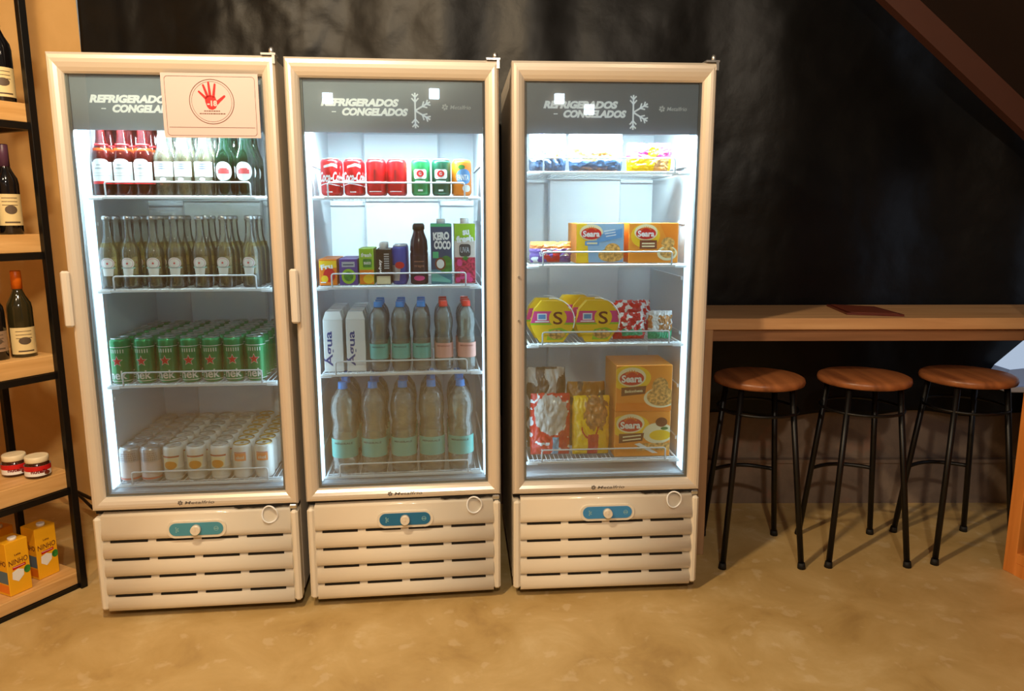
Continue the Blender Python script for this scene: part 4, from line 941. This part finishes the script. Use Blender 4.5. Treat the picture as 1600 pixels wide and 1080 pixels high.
# ------------------------------------------------------------------ counter, menu and stools
ct = thing('bar_counter', 'long light wooden bar counter fixed along the back wall, right of fridges', 'counter', (0, 0, 0))
cw = wood('counter_oak', (182, 138, 96), (206, 164, 120), 'X', 2.2, .4)
MB().box(.752, 3.6, 2.86, 3.30, .935, .98, 0, .002).build('worktop', cw, ct)
MB().box(.785, 3.6, 2.875, 2.91, .888, .935, 0, .001).build('apron', wood('apron_oak', (122, 86, 60), (146, 106, 76), 'X', 2.2, .45), ct)
MB().box(.752, .785, 2.86, 3.30, 0, .935, 0, .002).build('side_panel', wood('side_oak', (158, 122, 90), (182, 146, 110), 'Z', 2.2, .45), ct)
mb = MB(); P = [(1.335, 3.20), (1.50, 3.27), (1.60, 2.93), (1.43, 2.885)]
mn = thing('menu_board', 'thin dark red menu folder lying flat on the counter', 'menu', (0, 0, 0))
def quad(P, z0, z1): return MB().add([(a, b, z) for z in (z0, z1) for a, b in P], [(0, 1, 2, 3)[::1], (7, 6, 5, 4)[::1], (0, 4, 5, 1), (1, 5, 6, 2), (2, 6, 7, 3), (3, 7, 4, 0)])
P = [(1.385, 3.25), (1.555, 3.17), (1.545, 2.90), (1.345, 2.96)]
quad(P, .981, .989).build('cover', pm('dark_red_leatherette', (84, 30, 20), .35, 0, .15, 20), mn)
quad([(1.40, 3.235), (1.54, 3.165), (1.53, 2.915), (1.365, 2.97)], .989, .9905).build('page', pm('brown_menu_page', (110, 52, 34), .4, 0, .2, 20), mn)
def stool(label, x, y, rz):
    s = thing('bar_stool', label, 'stool', (x, y, 0), rz, 'bar stools along the counter')
    MB().lathe([(.160, .715), (.172, .720), (.175, .730), (.172, .742), (.160, .748), (.02, .749)], 48).build('seat', wood('stool_seat_wood', (104, 60, 36), (172, 108, 64), 'Y', 1.2, .35), s)
    F, T = .155, .098
    for sx in (-1, 1):
        for sy in (-1, 1):
            l = MB().tube([(sx*T, sy*T, .716), (sx*F, sy*F, .012)], .0115, 10).build('leg', M['black'], s)
            MB().tube([(sx*F*1.001, sy*F*1.001, .024), (sx*F*1.01, sy*F*1.01, 0.0)], [.0135, .016], 10).build('rubber_foot', pm('black_rubber', (10, 10, 10), .7), l)
    MB().tube([(.155*math.cos(a), .155*math.sin(a), .615) for a in [2*PI*k/40 for k in range(40)]], .006, 8, closed=True).build('upper_ring', M['black'], s)
    z = .31; q = F-(F-T)*z/.716; n = 16
    MB().tube([(-q+2*q*k/n, q+.055*math.sin(PI*k/n), z) for k in range(n+1)], .0085, 8).build('footrest', M['black'], s)
    MB().lathe([(.125, .706), (.125, .7145)], 32).build('seat_plate', M['black'], s)
    return s
stool('round wooden bar stool on black legs, nearest the fridges', .985, 2.895, 0)
stool('round wooden bar stool on black legs, middle of the three', 1.408, 2.905, .0)
stool('round wooden bar stool on black legs, farthest right', 1.838, 2.93, .02)

# unidentified pale shape beyond the last stool, built as a cooler with added glow
wc = thing('display_cooler', 'pale blue-white cooler with added glow on dark stand beyond the last stool', 'cooler', (0, 0, 0))
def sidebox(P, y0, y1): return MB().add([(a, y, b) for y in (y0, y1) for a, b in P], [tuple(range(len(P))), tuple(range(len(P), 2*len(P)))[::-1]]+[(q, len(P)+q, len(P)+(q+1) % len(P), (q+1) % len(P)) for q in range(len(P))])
sidebox([(2.205, .70), (2.32, .712), (3.1, .712), (3.1, .83), (2.345, .83)], 3.22, 3.33).build('added_glow_panel', emit('added_cool_glow', (196, 214, 238), .75), wc)
sidebox([(2.16, .625), (3.1, .625), (3.1, .711), (2.32, .711), (2.205, .699)], 3.22, 3.33).build('body', pm('cooler_grey_added_glow', (170, 186, 208), .4, 0, .04, 10, emit=((120, 140, 170), .35)), wc)
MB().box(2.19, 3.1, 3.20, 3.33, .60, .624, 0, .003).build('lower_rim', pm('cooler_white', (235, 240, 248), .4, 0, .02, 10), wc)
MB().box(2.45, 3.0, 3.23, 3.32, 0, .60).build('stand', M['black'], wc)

# wooden shelf unit at the right edge
WA = Vector((1.928, 2.727, 0)); WD = Vector((.028, -.10, 0)).normalized(); WP = Vector((-WD.y, WD.x, 0))
wu = thing('display_shelf', 'light orange wooden display shelf cut by the right edge of the photo', 'shelf', tuple(WA), math.atan2(WD.y, WD.x))
# local x towards the camera, local y to the right (its back)
ow = wood('orange_pine', (200, 120, 50), (226, 146, 70), 'Z', 2.2, .45)
MB().box(0, .05, 0, .32, .0, 1.3, 0, .002).build('side_panel', ow, wu); MB().box(.85, .90, 0, .32, .0, 1.3, 0, .002).build('side_panel', ow, wu)
MB().box(.05, .85, .302, .32, .0, 1.3).build('back_panel', ow, wu)
for z in (.07, .40, .74, 1.07, 1.28): MB().box(.05, .85, 0, .302, z-.02, z+.02, 0, .002).build('shelf_board', ow, wu)
MB().box(.05, .85, 0, .02, 0, .05).build('plinth', ow, wu)
gj = MB().lathe([(.035, 0), (.04, .006), (.04, .09), (.03, .11), (.018, .125), (.018, .14)], 24).build('green_bottle', pm('mint_green_plastic', (90, 190, 150), .35, 0, .08, 20))
MB().lathe([(.020, .138), (.020, .16)], 20).build('cap', M['leaf'], gj); gj.location = tuple(WA+WD*.115+WP*.06+Vector((0, 0, .0905))); tag(gj, 'mint green bottle on the low shelf at the right edge of the photo', 'bottle')
